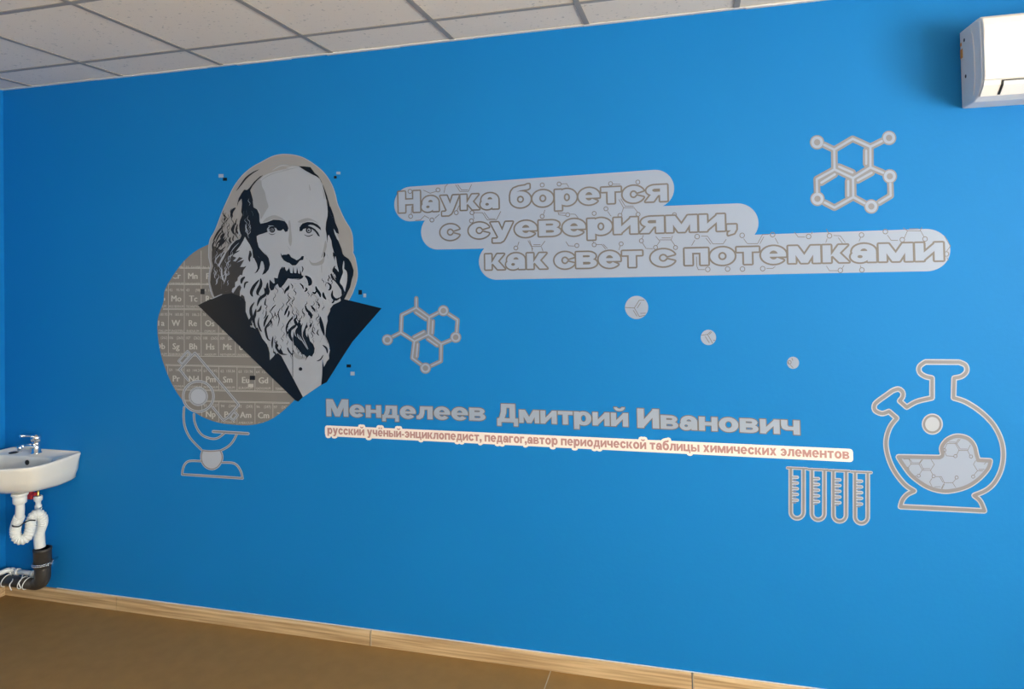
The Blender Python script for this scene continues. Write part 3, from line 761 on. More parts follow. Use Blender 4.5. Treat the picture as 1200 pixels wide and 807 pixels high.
# ------------------------------------------------------------------ molecules
def molecule(label, f, k, bonds, doubles, rings, r, wl, wg, loc):
    t = thing('molecule_sticker', label, 'sticker', loc)
    g = Ink(); l = Ink()
    for bnd in bonds: g.line(f(*bnd), wg, nd=12); l.line(f(*bnd), wl, nd=8)
    for bnd in doubles: g.line(f(*bnd), wg, nd=12); l.line(f(*bnd), wl, nd=6)
    for x, y in rings:
        c = f(x, y)[0]; g.disc(c, r / k + wg / 2 - wl / 2 + .6, 28); l.ring(c, r / k - wl * .62, r / k + wl * .62, 28)
    dec(g.build('grey_backing', M_OUT, 0.0010, t), t)
    dec(l.build('pale_lines', M_FILM, 0.0014, t), t)
A_ = fr(430, 330, 6.723)
molecule('pale molecule sticker with four rings beside the portrait collar', A_, 6.723,
    [(390, 130, 390, 205, 275, 262, 268, 400, 375, 468, 485, 415, 492, 280, 390, 205), (268, 400, 205, 432), (492, 280, 560, 245), (645, 255, 715, 300, 708, 395), (658, 460, 585, 490, 583, 625, 510, 660), (485, 415, 585, 490), (375, 468, 358, 600, 425, 650)],
    [(385, 240, 465, 295), (520, 310, 515, 405), (450, 395, 370, 437), (480, 450, 555, 502), (400, 490, 392, 590)],
    [(162, 457), (603, 228), (700, 437), (462, 680)], 29, 1.75, 5.0, (1.95, 0, 1.45))
D_ = fr(930, 140, 6.729)
molecule('pale molecule sticker with five rings above the motto end', D_, 6.729,
    [(240, 200, 320, 238, 465, 152, 605, 215, 695, 170), (605, 215, 605, 378, 468, 462, 322, 393, 320, 238), (322, 393, 182, 470, 185, 572), (468, 462, 470, 612, 322, 695, 245, 655), (605, 378, 705, 420), (762, 505, 765, 600, 675, 655), (560, 660, 470, 612)],
    [(572, 245, 572, 350), (358, 372, 465, 418), (615, 420, 505, 480), (430, 485, 430, 600), (325, 432, 218, 498)],
    [(185, 180), (752, 145), (758, 448), (612, 685), (188, 625)], 36, 2.7, 7.8, (4.15, 0, 2.05))

# ------------------------------------------------------------------ three small round stickers
Cc = fr(720, 330, 5.217)
def round_sticker(label, c, r, lines, ring=None):
    c = Cc(*c)[0]; w = wp(*c)
    t = thing('round_sticker', label, 'sticker', (w[0], 0, w[1]), 'small round stickers with molecule lines')
    dec(Ink().disc(c, r / 5.217, 32, solid=True).build('disc', M_FILM, 0.0010, t, thick=0.0007), t)
    l = Ink()
    for s in lines: l.line(Cc(*s), 0.75, nd=6)
    if ring: l.ring(Cc(*ring)[0], 1.6, 2.4, 16)
    tag(dec(l.build('molecule_lines', M_BROWN, 0.0014, t), t), kind='stuff')
round_sticker('largest round molecule sticker below the motto', (136, 157), 71, [(66, 157, 122, 160, 152, 113, 182, 112), (140, 160, 160, 128), (122, 160, 152, 212, 186, 206), (116, 175, 138, 210), (160, 193, 190, 192)])
round_sticker('middle round molecule sticker below the motto', (575, 340), 47, [(532, 326, 570, 322, 588, 304), (580, 322, 595, 306), (570, 322, 600, 375), (556, 335, 580, 372), (605, 358, 616, 358)])
round_sticker('smallest round sticker above the test tubes', (1092, 495), 37, [(1060, 490, 1066, 496), (1075, 508, 1092, 526), (1085, 468, 1090, 480)], ring=(1070, 492))

# ------------------------------------------------------------------ flask
F_ = fr(1010, 410, 4.037)
fl = thing('flask_sticker', 'grey outlined round flask sticker half full at the right edge', 'sticker', (4.5, 0, 1.0))
o1 = F_(332, 226, 332, 132) + smooth(F_(332, 132, 298, 124, 273, 105, 272, 78, 300, 56), 5)[1:] + smooth(F_(460, 57, 490, 72, 495, 100, 472, 124, 436, 132), 5) + F_(433, 226)
body_r = smooth(F_(433, 226, 490, 245, 560, 290, 620, 350, 657, 420, 669, 490, 660, 560, 630, 622, 588, 662, 530, 687), 5)
base = smooth(F_(530, 687, 560, 714, 580, 760), 4)[1:] + F_(182, 740) + smooth(F_(182, 740, 192, 708, 215, 682, 248, 666), 4)[1:]
body_l = smooth(F_(248, 666, 205, 637, 160, 582, 130, 522, 115, 460, 117, 410, 135, 360, 165, 322), 5)[1:]
spout = F_(165, 322, 128, 290) + smooth(F_(128, 290, 95, 300, 62, 285, 60, 258, 80, 238), 4)[1:] + smooth(F_(145, 192, 172, 184, 192, 198, 193, 220, 178, 240), 4) + F_(212, 270) + smooth(F_(212, 270, 260, 243, 332, 226), 4)[1:]
outl = o1 + body_r[1:] + base + body_l + spout[1:]
liq = F_(172, 505, 350, 508) + smooth(F_(368, 508, 382, 496, 378, 460, 400, 428, 435, 410, 470, 409, 505, 422, 530, 452, 540, 490, 548, 517), 5) + F_(548, 521, 607, 524) + smooth(F_(607, 524, 595, 560, 552, 608, 495, 645, 425, 664, 370, 664, 305, 643, 238, 595, 198, 545, 172, 505), 5)[1:-1]
e = Ink(); g = Ink(); ff = Ink(); ln = Ink()
e.line(outl, 6.6, closed=True); g.line(outl, 3.9, closed=True)
e.line(liq, 6.8, closed=True); g.line(liq, 4.2, closed=True); ff.poly(liq)
c = F_(333, 350)[0]; e.disc(c, 50 / 4.037, 32); g.ring(c, 34 / 4.037, 44 / 4.037, 32)
K = fr(1030, 490, 8.0)
for s in [(230, 380, 280, 380, 300, 425, 270, 465), (285, 380, 312, 415, 380, 415, 400, 385), (300, 428, 375, 428, 405, 482, 378, 525), (390, 425, 418, 480), (375, 428, 410, 385), (405, 486, 482, 486, 518, 432, 488, 385), (415, 470, 478, 470), (482, 486, 505, 530), (300, 545, 350, 540), (530, 545, 585, 545, 612, 602, 585, 655), (570, 550, 598, 598), (500, 555, 475, 595, 500, 645), (612, 602, 690, 602, 722, 565), (690, 602, 718, 645), (520, 640, 575, 640), (612, 618, 590, 660),
          (640, 235, 715, 235, 750, 295, 728, 340), (725, 232, 762, 288), (655, 222, 715, 222), (715, 235, 745, 195), (728, 237, 760, 195), (750, 300, 830, 300, 855, 250), (765, 287, 825, 287), (830, 300, 852, 345), (610, 300, 632, 350, 700, 355), (640, 235, 610, 290), (885, 430, 922, 490, 975, 490), (885, 430, 905, 395), (935, 478, 985, 476), (922, 490, 890, 530), (985, 430, 1010, 405)]:
    ln.line(K(*s), 0.62, nd=6)
for s in [(265, 474), (372, 537), (512, 541), (727, 553), (716, 353), (862, 357), (882, 545), (612, 298)]: ln.ring(K(*s)[0], 1.55, 2.25, 16)
dec(e.build('pale_edge', M_EDGE, 0.0008, fl), fl); dec(ff.build('liquid', M_FILM, 0.0011, fl), fl)
dec(g.build('grey_outline', M_OUT, 0.0014, fl), fl); tag(dec(ln.build('molecule_lines', M_BROWN, 0.0013, fl), fl), kind='stuff')

# ------------------------------------------------------------------ test tubes
T_ = fr(910, 530, 8.969)
for i, (xl, xr, zt, yb, lab) in enumerate([(150, 283, 165, 690, 'leftmost test tube sticker below the cream strip end'), (372, 503, 180, 705, 'second test tube sticker from the left'), (597, 730, 192, 722, 'third test tube sticker from the left'), (825, 958, 206, 742, 'test tube sticker nearest the flask')]):
    w = wp(*T_((xl + xr) / 2, zt)[0])
    t = thing('test_tube_sticker', lab, 'sticker', (w[0], 0, w[1]), 'row of four test tube stickers')
    e = Ink(); g = Ink(); r = (xr - xl) / 2; yc = yb - r
    U = [(xl, zt + 4)] + [(xl, yc)] + [(xl + r - r * math.cos(math.pi * k / 14), yc + r * math.sin(math.pi * k / 14)) for k in range(1, 14)] + [(xr, yc), (xr, zt + 10)]
    U = [T_(*p)[0] for p in U]
    rim = T_(xl - 38, zt - 4, xr + 38, zt + 5)
    e.line(U, 5.6, nd=12); e.line(rim, 3.6); g.line(U, 2.7, nd=12); g.line(rim, 1.7)
    for k in range(5):
        y = zt + 92 + k * 60
        q = T_(xl + 4, y, xl + 70, y + 3)
        e.line(q, 4.0); g.line(q, 1.2)
    for k in range(5):
        y = zt + 92 + k * 60
        g.line(T_(xl + 18, y + 30, xl + 52, y + 31), 1.3)
    dec(e.build('pale_edge', M_EDGE, 0.0008, t), t); dec(g.build('grey_outline', M_OUT, 0.0012, t), t)

# ------------------------------------------------------------------ periodic table disc
Z1 = fr(180, 170, 4.2857); Z2 = fr(180, 330, 4.2857)
pt = thing('periodic_table_sticker', 'brown-grey rounded periodic table sticker behind the portrait', 'sticker', (1.3, 0, 1.35))
circ = smooth(Z1(330, 470, 280, 496, 200, 540, 130, 610, 60, 720) + Z2(50, 100, 20, 200, 30, 330, 65, 450, 120, 560, 200, 650, 300, 700, 400, 717, 500, 718, 600, 685, 700, 602, 745, 540) , 4) + Z2(745, 540, 700, 300, 600, 100) + Z1(420, 560)
bk = Ink().poly(circ, solid=True)
dec(bk.build('backing', M_TABLE, 0.0008, pt, thick=0.0005), pt)
grid = Ink()
def inside(p):
    c = False; n = len(circ)
    for i in range(n):
        a, b = circ[i], circ[(i + 1) % n]
        if (a[1] > p[1]) != (b[1] > p[1]) and p[0] < (b[0] - a[0]) * (p[1] - a[1]) / (b[1] - a[1]) + a[0]: c = not c
    return c
def gline(p, q, w=0.5):
    N = 60; run = []
    for k in range(N + 1):
        t = k / N; s = (p[0] + (q[0] - p[0]) * t, p[1] + (q[1] - p[1]) * t)
        if inside(s): run.append(s)
        else:
            if len(run) > 1: grid.line([run[0], run[-1]], w, caps=False)
            run = []
    if len(run) > 1: grid.line([run[0], run[-1]], w, caps=False)
Z3 = fr(185, 285, 7.69)
XC = [-62, 0, 75, 155, 240, 327, 412, 498, 585]     # column edges (zoomed)
rows_ = [(-150, -22, -22), (-15, 26, 0), (30, 138, 138), (141, 258, 262), (262, 372, 378)]
def yz(y, x, sl=0.012): return y + sl * (x - 240)
RY = [(-149, -31), (-27, 104 - 0), (0, 0)]
HL = [-150 + 28, 0 + 8, 138, 260, 376]               # main block row lines
def hline(y, x0=0, x1=720, sl=0.010): gline(Z2(x0, yz(y, x0, sl))[0], Z2(x1, yz(y, x1, sl))[0])
for y in (-66, -71, 10, 15, 136, 141, 257, 262, 374): hline(y)
for y in (419, 424, 541, 546, 596, 601): hline(y, sl=.022)
for x in XC:
    for (ya, yb) in ((-66, 10), (-156, -71), (15, 136), (141, 257), (262, 374)):
        gline(Z2(x - 0.5 + (240 - x) * 0.004, yz(ya, x))[0], Z2(x, yz(yb, x))[0])
XL_ = [72, 155, 243, 328, 420, 510, 600, 690]
for x in XL_:
    for (ya, yb) in ((424, 541), (601, 730)):
        gline(Z2(x, yz(ya, x, .022))[0], Z2(x, yz(yb, x, .022))[0])
tag(dec(grid.build('grid_lines', M_TABLELINE, 0.0011, pt), pt), kind='stuff')
# element cells: symbol, number, mass, name
cells = []
def cell(xc, yc, sym, num, mass, name, sl=.010): cells.append((xc, yz(yc, xc, sl), sym, num, mass, name, sl))
for xc, d in zip((115, 198, 283), (('Cr', '24', '51.996', 'CHROMIUM'), ('Mn', '25', '54.938', 'MANGANESE'), ('Fe', '26', '55.847', 'IRON'))): cell(xc, -32 + 0, *d)
for xc, d in zip((35, 115, 200, 283), (('Nb', '41', '92.906', 'NIOBIUM'), ('Mo', '42', '95.94', 'MOLYBDENUM'), ('Tc', '43', '(98)', 'TECHNETIUM'), ('Ru', '44', '101.07', 'RUTHENIUM'))): cell(xc, 82, *d)
for xc, d in zip((35, 113, 198, 283, 370), (('Ta', '73', '180.95', 'TANTALUM'), ('W', '74', '183.85', 'TUNGSTEN'), ('Re', '75', '186.21', 'RHENIUM'), ('Os', '76', '190.2', 'OSMIUM'), ('Ir', '77', '192.22', 'IRIDIUM'))): cell(xc, 205, *d)
for xc, d in zip((35, 114, 200, 286, 372, 455), (('Db', '105', '(262)', 'DUBNIUM'), ('Sg', '106', '(263)', 'SEABORGIUM'), ('Bh', '107', '(262)', 'BOHRIUM'), ('Hs', '108', '(265)', 'HASSIUM'), ('Mt', '109', '(266)', 'MEITNERIUM'), ('Uun', '110', '(269)', 'UNUNNILIUM'))): cell(xc, 322, *d)
for xc, d in zip((115, 203, 288, 373, 463, 552, 640), (('Pr', '59', '140.91', 'PRASEODYMIUM'), ('Nd', '60', '144.24', 'NEODYMIUM'), ('Pm', '61', '(145)', 'PROMETHIUM'), ('Sm', '62', '150.36', 'SAMARIUM'), ('Eu', '63', '151.96', 'EUROPIUM'), ('Gd', '64', '157.25', 'GADOLINIUM'), ('Tb', '65', '158.93', 'TERBIUM'))): cell(xc, 485, *d, sl=.022)
for xc, d in zip((288, 375, 463, 553, 640), (('Np', '93', '237', 'NEPTUNIUM'), ('Pu', '94', '(244)', 'PLUTONIUM'), ('Am', '95', '(243)', 'AMERICIUM'), ('Cm', '96', '(247)', 'CURIUM'), ('Bk', '97', '(247)', 'BERKELIUM'))): cell(xc, 660, *d, sl=.022)
jobs = []
for xc, yc, sym, num, mass, name, sl in cells:
    jobs.append((sym, xc, yc + 18, 38, 40, .0, 'C')); jobs.append((num, xc - 36, yc - 33, 17, 16, .0, 'L'))
    jobs.append((mass, xc + 36, yc - 33, 17, 16, .0, 'R')); jobs.append((name, xc, yc + 49, 15, 72, .0, 'F'))
ink = Ink()
fonts = {}
def glyph_mesh(s, off):
    if (s, off) in fonts: return fonts[(s, off)]
    cu = bpy.data.curves.new('t', 'FONT'); cu.body = s; cu.size = 1.0; cu.offset = off; cu.resolution_u = 2
    ob = bpy.data.objects.new('t', cu); COL.objects.link(ob)
    bpy.context.view_layer.update()
    me = bpy.data.meshes.new_from_object(ob.evaluated_get(bpy.context.evaluated_depsgraph_get()))
    v = [(p.co.x, p.co.y) for p in me.vertices]; f = [tuple(p.vertices) for p in me.polygons]
    bpy.data.objects.remove(ob); bpy.data.curves.remove(cu); bpy.data.meshes.remove(me)
    fonts[(s, off)] = (v, f); return v, f
for s, x0, yb, size, wmax, off, al in jobs:
    v, f = glyph_mesh(s, off)
    xa, xb = min(p[0] for p in v), max(p[0] for p in v)
    k = size * 1.15; kx = k * (.92 if len(s) < 3 else .85)
    if al == 'F': kx = min(kx, wmax / (xb - xa)); al = 'C'
    elif len(s) > 2 and size > 30: kx *= .8
    ox = x0 - (xa + xb) / 2 * kx if al == 'C' else (x0 - xa * kx if al == 'L' else x0 - xb * kx)
    P_ = [Z2(ox + p[0] * kx, yb - p[1] * k)[0] for p in v]
    cx_ = sum(p[0] for p in P_) / len(P_); cy_ = sum(p[1] for p in P_) / len(P_)
    if sum(inside(p) for p in P_) < len(P_) * .999: 
        keep = [inside(p) for p in P_]
        f = [q for q in f if all(keep[i] for i in q)]
    for li, sh_ in enumerate((-.25, 0, .25) if size > 30 else (0,)):
        b = ink._add([(p[0] + sh_, p[1]) for p in P_]); ink.lift.update({b + i: li * 2e-5 for i in range(len(P_))}); ink.f += [tuple(b + i for i in q) for q in f]
tag(dec(ink.build('element_lettering', M_TABLELINE, 0.0013, pt), pt), kind='stuff')

# ------------------------------------------------------------------ microscope
MI = fr(195, 405, 9.49); MJ = fr(200, 470, 8.07)
ms = thing('microscope_sticker', 'outlined microscope sticker overlapping the periodic table', 'sticker', (1.25, 0, 1.0))
e = Ink(); g = Ink()
def out2(pts, closed=False, w=2.7, w2=1.3):
    e.line(pts, w, closed=closed, nd=8); g.line(pts, w2, closed=closed, nd=8)
out2(MI(245, 383, 150, 262, 320, 78, 808, 655, 680, 800) + MJ(500, 180, 400, 55))
out2(MI(238, 55, 280, 98, 180, 212, 135, 168), True, 1.9, .8)
out2(MI(238, 70, 262, 98, 178, 192, 152, 168), True, 1.0, .4)
out2(MJ(600, 92, 640, 130, 595, 182, 553, 150), True, 2.1, .9); out2(MJ(598, 108, 622, 130, 592, 165, 572, 148), True, .8, .3)
c = MI(358, 562)[0]
e.ring(c, 155 / 9.49, 182 / 9.49, 40); g.ring(c, 163 / 9.49, 174 / 9.49, 40)
e.disc(c, 107 / 9.49, 36); g.ring(c, 85 / 9.49, 92 / 9.49, 36); g.ring(c, 97 / 9.49, 101 / 9.49, 36)
out2(smooth(MJ(130, 55, 125, 150, 140, 250, 190, 350, 290, 455), 6))
out2(smooth(MJ(222, 120, 228, 190, 260, 270, 310, 325, 390, 352, 450, 345, 510, 300), 6))
out2(MJ(405, 285, 735, 305), w=3.6, w2=1.9)
out2(smooth(MJ(625, 315, 590, 380, 540, 430, 470, 468), 5))
out2(smooth(MJ(300, 465, 380, 472, 470, 465), 4), w=2.4)
bulb = smooth(MJ(305, 470, 293, 510, 300, 570, 335, 620, 395, 640, 450, 615, 485, 560, 488, 510, 472, 470), 5)
out2(bulb); fill_ = Ink().poly(bulb)
out2(smooth(MJ(112, 690, 118, 640, 140, 590, 185, 563, 300, 565), 5) )
out2(smooth(MJ(487, 578, 580, 580, 630, 605, 665, 660, 682, 725), 5))
out2(MJ(112, 690, 682, 727), w=3.0, w2=1.4)
dec(e.build('pale_edge', M_EDGE, 0.0017, ms), ms); dec(fill_.build('lamp_fill', M_EDGE, 0.0018, ms), ms)
dec(g.build('grey_outline', M_OUT, 0.0020, ms), ms)

# ------------------------------------------------------------------ small square stickers
def sq(label, x0, y0, x1, y1, m, y=0.0010):
    w = wp((x0 + x1) / 2, (y0 + y1) / 2)
    o = Ink().poly([(x0, y0), (x1, y0), (x1, y1), (x0, y1)], solid=True).build('square_sticker', m, y, None, thick=0.0006)
    for v in o.data.vertices: v.co -= Vector((w[0], 0, w[1]))
    o.location = (w[0], 0, w[1]); tag(o, label, 'sticker', 'tiny square stickers around the portrait')
sq('tiny pale square upper left of the portrait', 256.3, 203.9, 262.0, 208.0, M_FILM)
sq('tiny black square upper left of the portrait', 261.4, 208.2, 266.2, 211.8, M_INK)
sq('tiny pale square upper right of the portrait', 394.3, 201.2, 399.0, 204.2, M_FILM)
sq('tiny black square upper right of the portrait', 391.4, 206.0, 394.6, 209.2, M_INK)
sq('tiny black square right of the beard above the collar tip', 420.2, 339.6, 424.2, 345.0, M_INK)
sq('tiny pale square right of the beard above the collar tip', 425.8, 343.8, 429.2, 348.2, M_FILM)
sq('tiny black square below the right collar tip', 406.3, 426.8, 411.4, 430.4, M_INK)
sq('tiny pale square below the right collar tip', 410.8, 435.4, 415.6, 439.6, M_FILM)
sq('tiny black square on the periodic table beside the hair', 235.3, 338.4, 240.0, 344.6, M_INK, 0.0021)
sq('tiny black square on the periodic table between Eu and Gd', 293.0, 440.0, 299.2, 444.9, M_INK, 0.0021)
sq('tiny pale square on the periodic table under Eu', 291.0, 449.6, 297.2, 453.4, M_TABLELINE, 0.0021)

# ------------------------------------------------------------------ portrait print
P1 = fr(240, 175, 12); P2 = fr(330, 175, 12); P3_ = fr(240, 235, 12); P4 = fr(330, 235, 12); P5 = fr(240, 295, 12); P6 = fr(330, 295, 12)
P7 = fr(225, 340, 12); P8 = fr(320, 340, 12); P9 = fr(280, 355, 12); P10 = fr(300, 405, 12); P11 = fr(280, 345, 10)
po = thing('portrait_sticker', 'black and grey portrait sticker of a long-haired bearded man in a dark collar', 'sticker', (1.75, 0, 1.4))
def pb(ink, name, m, y, thick=0.0):
    return dec(ink.build(name, m, y, po, thick=thick), po)
# silhouette of the head with its pale rim
sil = smooth(P5(130, 640, 100, 590, 72, 480, 62, 400, 66, 300, 84, 200, 70, 120, 58, 60, 60, 0) + P3_(60, 660, 66, 600, 85, 530, 140, 440, 200, 290, 260, 130, 320, 0) + P1(330, 700, 400, 550, 480, 430, 560, 340, 680, 245, 800, 180, 900, 125, 1000, 85, 1100, 70)
     + P2(20, 70, 100, 72, 200, 85, 300, 115, 400, 170, 500, 240, 590, 320, 660, 410, 720, 520, 760, 640, 785, 755) + P4(820, 120, 870, 230, 920, 320, 970, 400, 1000, 500, 1005, 600, 1010, 700) + P6(1005, 10, 1035, 80, 1060, 200, 1070, 320, 1060, 400, 1030, 500, 990, 600, 945, 680), 3)
backing = sil + P6(800, 760, 600, 1100) + P10(560, 300, 400, 200) + P5(600, 1100, 300, 800)
pb(Ink().poly(backing, solid=True), 'backing', M_HALO, 0.0022, 0.0012)
rim = Ink().line(sil, 1.0, nd=6)
pb(rim, 'pale_rim', M_FACE, 0.0025)
# pale area: face, hair lights and beard
light = (P1(830, 372, 900, 340, 1000, 308, 1100, 285, 1200, 265) + P2(60, 262, 150, 235, 250, 240, 340, 290, 430, 345, 500, 380, 545, 420, 585, 490, 612, 600, 630, 700, 640, 800)
     + P4(660, 60, 660, 200, 650, 400, 700, 560, 740, 700, 760, 800) + P6(790, 100, 870, 120, 930, 260, 940, 400, 900, 560, 880, 640) + P8(985, 120, 940, 162, 850, 205, 812, 255, 808, 292, 770, 370, 775, 430, 755, 500, 752, 560, 760, 640, 790, 740, 800, 804)
     + P11(1060, 640, 1082, 690, 1050, 745) + P10(1052, 60, 1030, 130, 1045, 180, 1005, 228, 1000, 280, 968, 322, 955, 270, 940, 195, 900, 160) + P10(780, 200, 560, 170, 440, 125, 400, 122, 350, 132, 325, 95, 300, 100, 262, 130, 225, 190, 203, 230, 190, 200, 205, 130, 185, 60)
     + P9(436, 690, 422, 620, 390, 580, 350, 545, 330, 490, 312, 430, 300, 382, 272, 348, 240, 300, 228, 352, 196, 300, 190, 240, 150, 300, 120, 290, 112, 240, 120, 215, 105, 186, 66, 150, 62, 100, 88, 62, 84, 10)
     + P5(570, 700, 560, 625, 525, 600, 495, 640, 500, 560, 520, 500, 500, 465, 470, 482, 430, 540, 405, 580, 385, 560, 392, 518, 430, 490, 432, 428, 466, 402, 470, 362, 505, 322, 530, 330, 545, 260, 590, 200, 550, 212, 502, 212, 560, 112, 520, 125, 450, 152, 540, 88, 490, 72, 440, 135, 400, 128, 450, 82, 395, 62, 420, 10)
     + P3_(440, 700, 500, 600, 570, 510, 620, 560, 660, 640, 700, 500, 740, 300, 740, 100, 690, 30) + P1(680, 640, 680, 560, 740, 470))
pb(Ink().poly(light), 'face_and_beard', M_FACE, 0.0026)
# soft grey shading shapes printed on the face
sh = Ink()
sh.poly(smooth(P1(690, 520, 790, 430, 810, 520, 850, 600, 870, 700, 900, 800) + P3_(880, 120, 820, 220, 790, 260, 778, 160, 735, 110, 690, 90, 680, 0), 3, True))
sh.poly(smooth(P4(100, 300, 125, 290, 140, 420, 150, 560, 130, 640, 100, 560, 110, 440), 4, True))
sh.poly(smooth(P6(390, 110, 430, 150, 500, 150, 570, 110, 605, 60, 600, 140, 560, 180, 480, 195, 420, 180), 4, True))
sh.poly(smooth(P4(620, 560, 640, 640, 600, 760, 560, 800, 590, 690), 4, True))
sh.poly(smooth(P3_(820, 300, 880, 240, 980, 205, 1080, 240, 1140, 290, 1060, 268, 960, 262, 880, 290), 4, True))
sh.poly(smooth(P4(230, 300, 300, 260, 380, 245, 470, 280, 530, 330, 450, 292, 380, 285, 300, 310), 4, True))
sh.hair(P6(570, 130, 566, 220, 570, 300), 10 / 12)
sh.poly(smooth(P10(545, 80, 600, 130, 720, 170, 620, 190, 545, 150), 4, True))
for s, w in [(P1(1200, 215, 1100, 212, 950, 240, 870, 292), 1.0), (P1(1195, 290, 1000, 330, 860, 392, 770, 470), .8), (P2(0, 215, 90, 215, 245, 240), .9), (P2(0, 300, 110, 280, 245, 250), .8), (P1(1200, 170, 1050, 190, 900, 215), .8), (P2(0, 130, 120, 120, 230, 135), 1.0), (P1(1200, 130, 1050, 140, 950, 160), .7)]: sh.hair(s, w)
for s in [P2(390, 490, 405, 560, 410, 580), P2(580, 560, 600, 640, 605, 700), P5(560, 420, 600, 430), P8(250, 180, 280, 260, 270, 330), P9(780, 40, 840, 120, 850, 200), P10(730, 270, 770, 230), P10(860, 300, 920, 290), P6(100, 640, 150, 660, 170, 720), P6(80, 680, 120, 720), P8(530, 40, 600, 80, 640, 140)]: sh.hair(s, 1.4)
tag(pb(sh, 'shading', M_SHADE, 0.0028), kind='stuff')
hl = Ink()
for s, w in [(P1(860, 560, 900, 640, 950, 760), 2.0), (P3_(890, 0, 930, 60, 980, 40), 2.0), (P1(950, 300, 1080, 230, 1200, 240), 1.2), (P1(780, 500, 800, 560), 1.2)]: hl.hair(s, w)
pb(hl, 'forehead_lights', M_FACE, 0.0029)

# dark print: collar
co = Ink()
co.poly(P7(90, 210, 250, 130, 430, 62, 560, 40, 700, 90, 760, 160, 760, 300, 800, 400, 830, 520) + P9(270, 345, 330, 490, 400, 580, 436, 700, 440, 800) + P10(200, 200, 240, 160, 310, 100, 360, 140, 460, 330, 540, 480, 665, 720, 600, 782, 563, 770, 0, 222) )
co.poly(P6(885, 665) + [(447.6, 361.0), (413.5, 400), (400, 420.8), (389, 438.3), (383.2, 447.6), (376.8, 450.8)] + P10(935, 420, 942, 200, 960, 300, 1000, 220, 1035, 180, 1030, 130, 1045, 60) + P8(790, 760, 740, 640, 745, 560, 752, 500, 772, 430, 768, 370, 806, 292, 810, 255, 850, 203, 940, 160, 985, 120))
pb(co, 'collar', M_INK, 0.0031)
shirt = Ink().poly(P10(358, 138, 400, 60, 560, -40, 900, -40, 945, 60, 936, 200, 935, 400, 920, 547, 665, 720, 540, 482, 460, 332))
pb(shirt, 'shirt_front', M_FACE, 0.0024)

# dark print: hair masses
hr = Ink()
hr.poly(P1(826, 362, 780, 382, 700, 455, 630, 545, 600, 572, 560, 566, 520, 620, 482, 690, 466, 760, 462, 804) + P3_(480, 20, 500, 0) + P1(500, 720, 522, 690, 530, 760)
     + P3_(528, 60, 518, 160, 535, 200, 500, 280, 488, 350, 496, 430, 522, 490, 500, 540, 440, 560, 380, 620, 340, 700, 350, 800, 430, 730, 500, 640, 548, 560, 570, 508, 600, 560, 640, 620, 672, 690, 684, 800)
     + P5(700, 90, 738, 170, 750, 225, 728, 275, 700, 305, 745, 282, 775, 235, 790, 170, 800, 130, 822, 135, 840, 190, 845, 240, 812, 322, 860, 302, 905, 245, 922, 180, 905, 90, 870, 40, 845, 0)
     + P3_(870, 770, 815, 715, 765, 655, 742, 570, 735, 500, 770, 480, 830, 462, 890, 440, 880, 400, 900, 370, 950, 360, 1000, 375, 1030, 420, 1080, 425, 1110, 405, 1140, 442, 1168, 432, 1182, 390, 1165, 335, 1130, 290, 1050, 272, 970, 268, 880, 305, 790, 325, 776, 290, 772, 190, 742, 125, 690, 95, 678, 0)
     + P1(686, 730, 664, 640, 645, 575, 680, 510, 740, 440))
hr.poly(P2(245, 238, 320, 240, 410, 250, 440, 290, 475, 338, 520, 372, 560, 440, 598, 530, 640, 640, 668, 740, 684, 804) + P4(690, 80, 735, 200, 760, 310, 800, 400, 812, 468, 770, 452, 735, 392, 752, 470, 800, 560, 850, 680, 870, 770)
     + P6(865, 30, 890, 60, 950, 100, 985, 160, 1018, 260, 1012, 330, 990, 400, 968, 500, 932, 570, 900, 640, 880, 672, 840, 690, 825, 640, 850, 610, 845, 540, 800, 470, 760, 420, 705, 370, 690, 312, 712, 300, 770, 370, 762, 330, 722, 260, 740, 215, 800, 262, 765, 180, 740, 80, 726, 0)
     + P4(728, 800, 745, 740, 715, 640, 705, 560, 668, 480, 655, 500, 648, 600, 640, 500, 624, 400, 632, 300, 652, 220, 655, 150, 643, 0) + P2(632, 700, 608, 600, 578, 490, 540, 412, 500, 382, 430, 350, 340, 300))
pb(hr, 'dark_hair', M_INK, 0.0033)
hb = Ink()
hb.poly(smooth(P3_(108, 700, 130, 640, 180, 660, 240, 700, 290, 690, 270, 720, 300, 740, 345, 690, 350, 800, 430, 740), 2) + P5(395, 60, 450, 82, 402, 128, 440, 135, 490, 72, 540, 88, 452, 152, 520, 125, 560, 112, 502, 212, 550, 212, 590, 200, 545, 262, 530, 330, 505, 322, 470, 362, 466, 402, 432, 428, 430, 490, 392, 518, 385, 560, 405, 580, 430, 540, 470, 482, 500, 465, 520, 500, 500, 560, 495, 640, 525, 600, 560, 625, 580, 720, 300, 700, 240, 590, 140, 632, 110, 545, 82, 430, 92, 300, 122, 200, 104, 130, 104, 0))
pb(hb, 'glare_brown_hair', M_GLAREHAIR, 0.00300)  # left hair, browned by painted glare

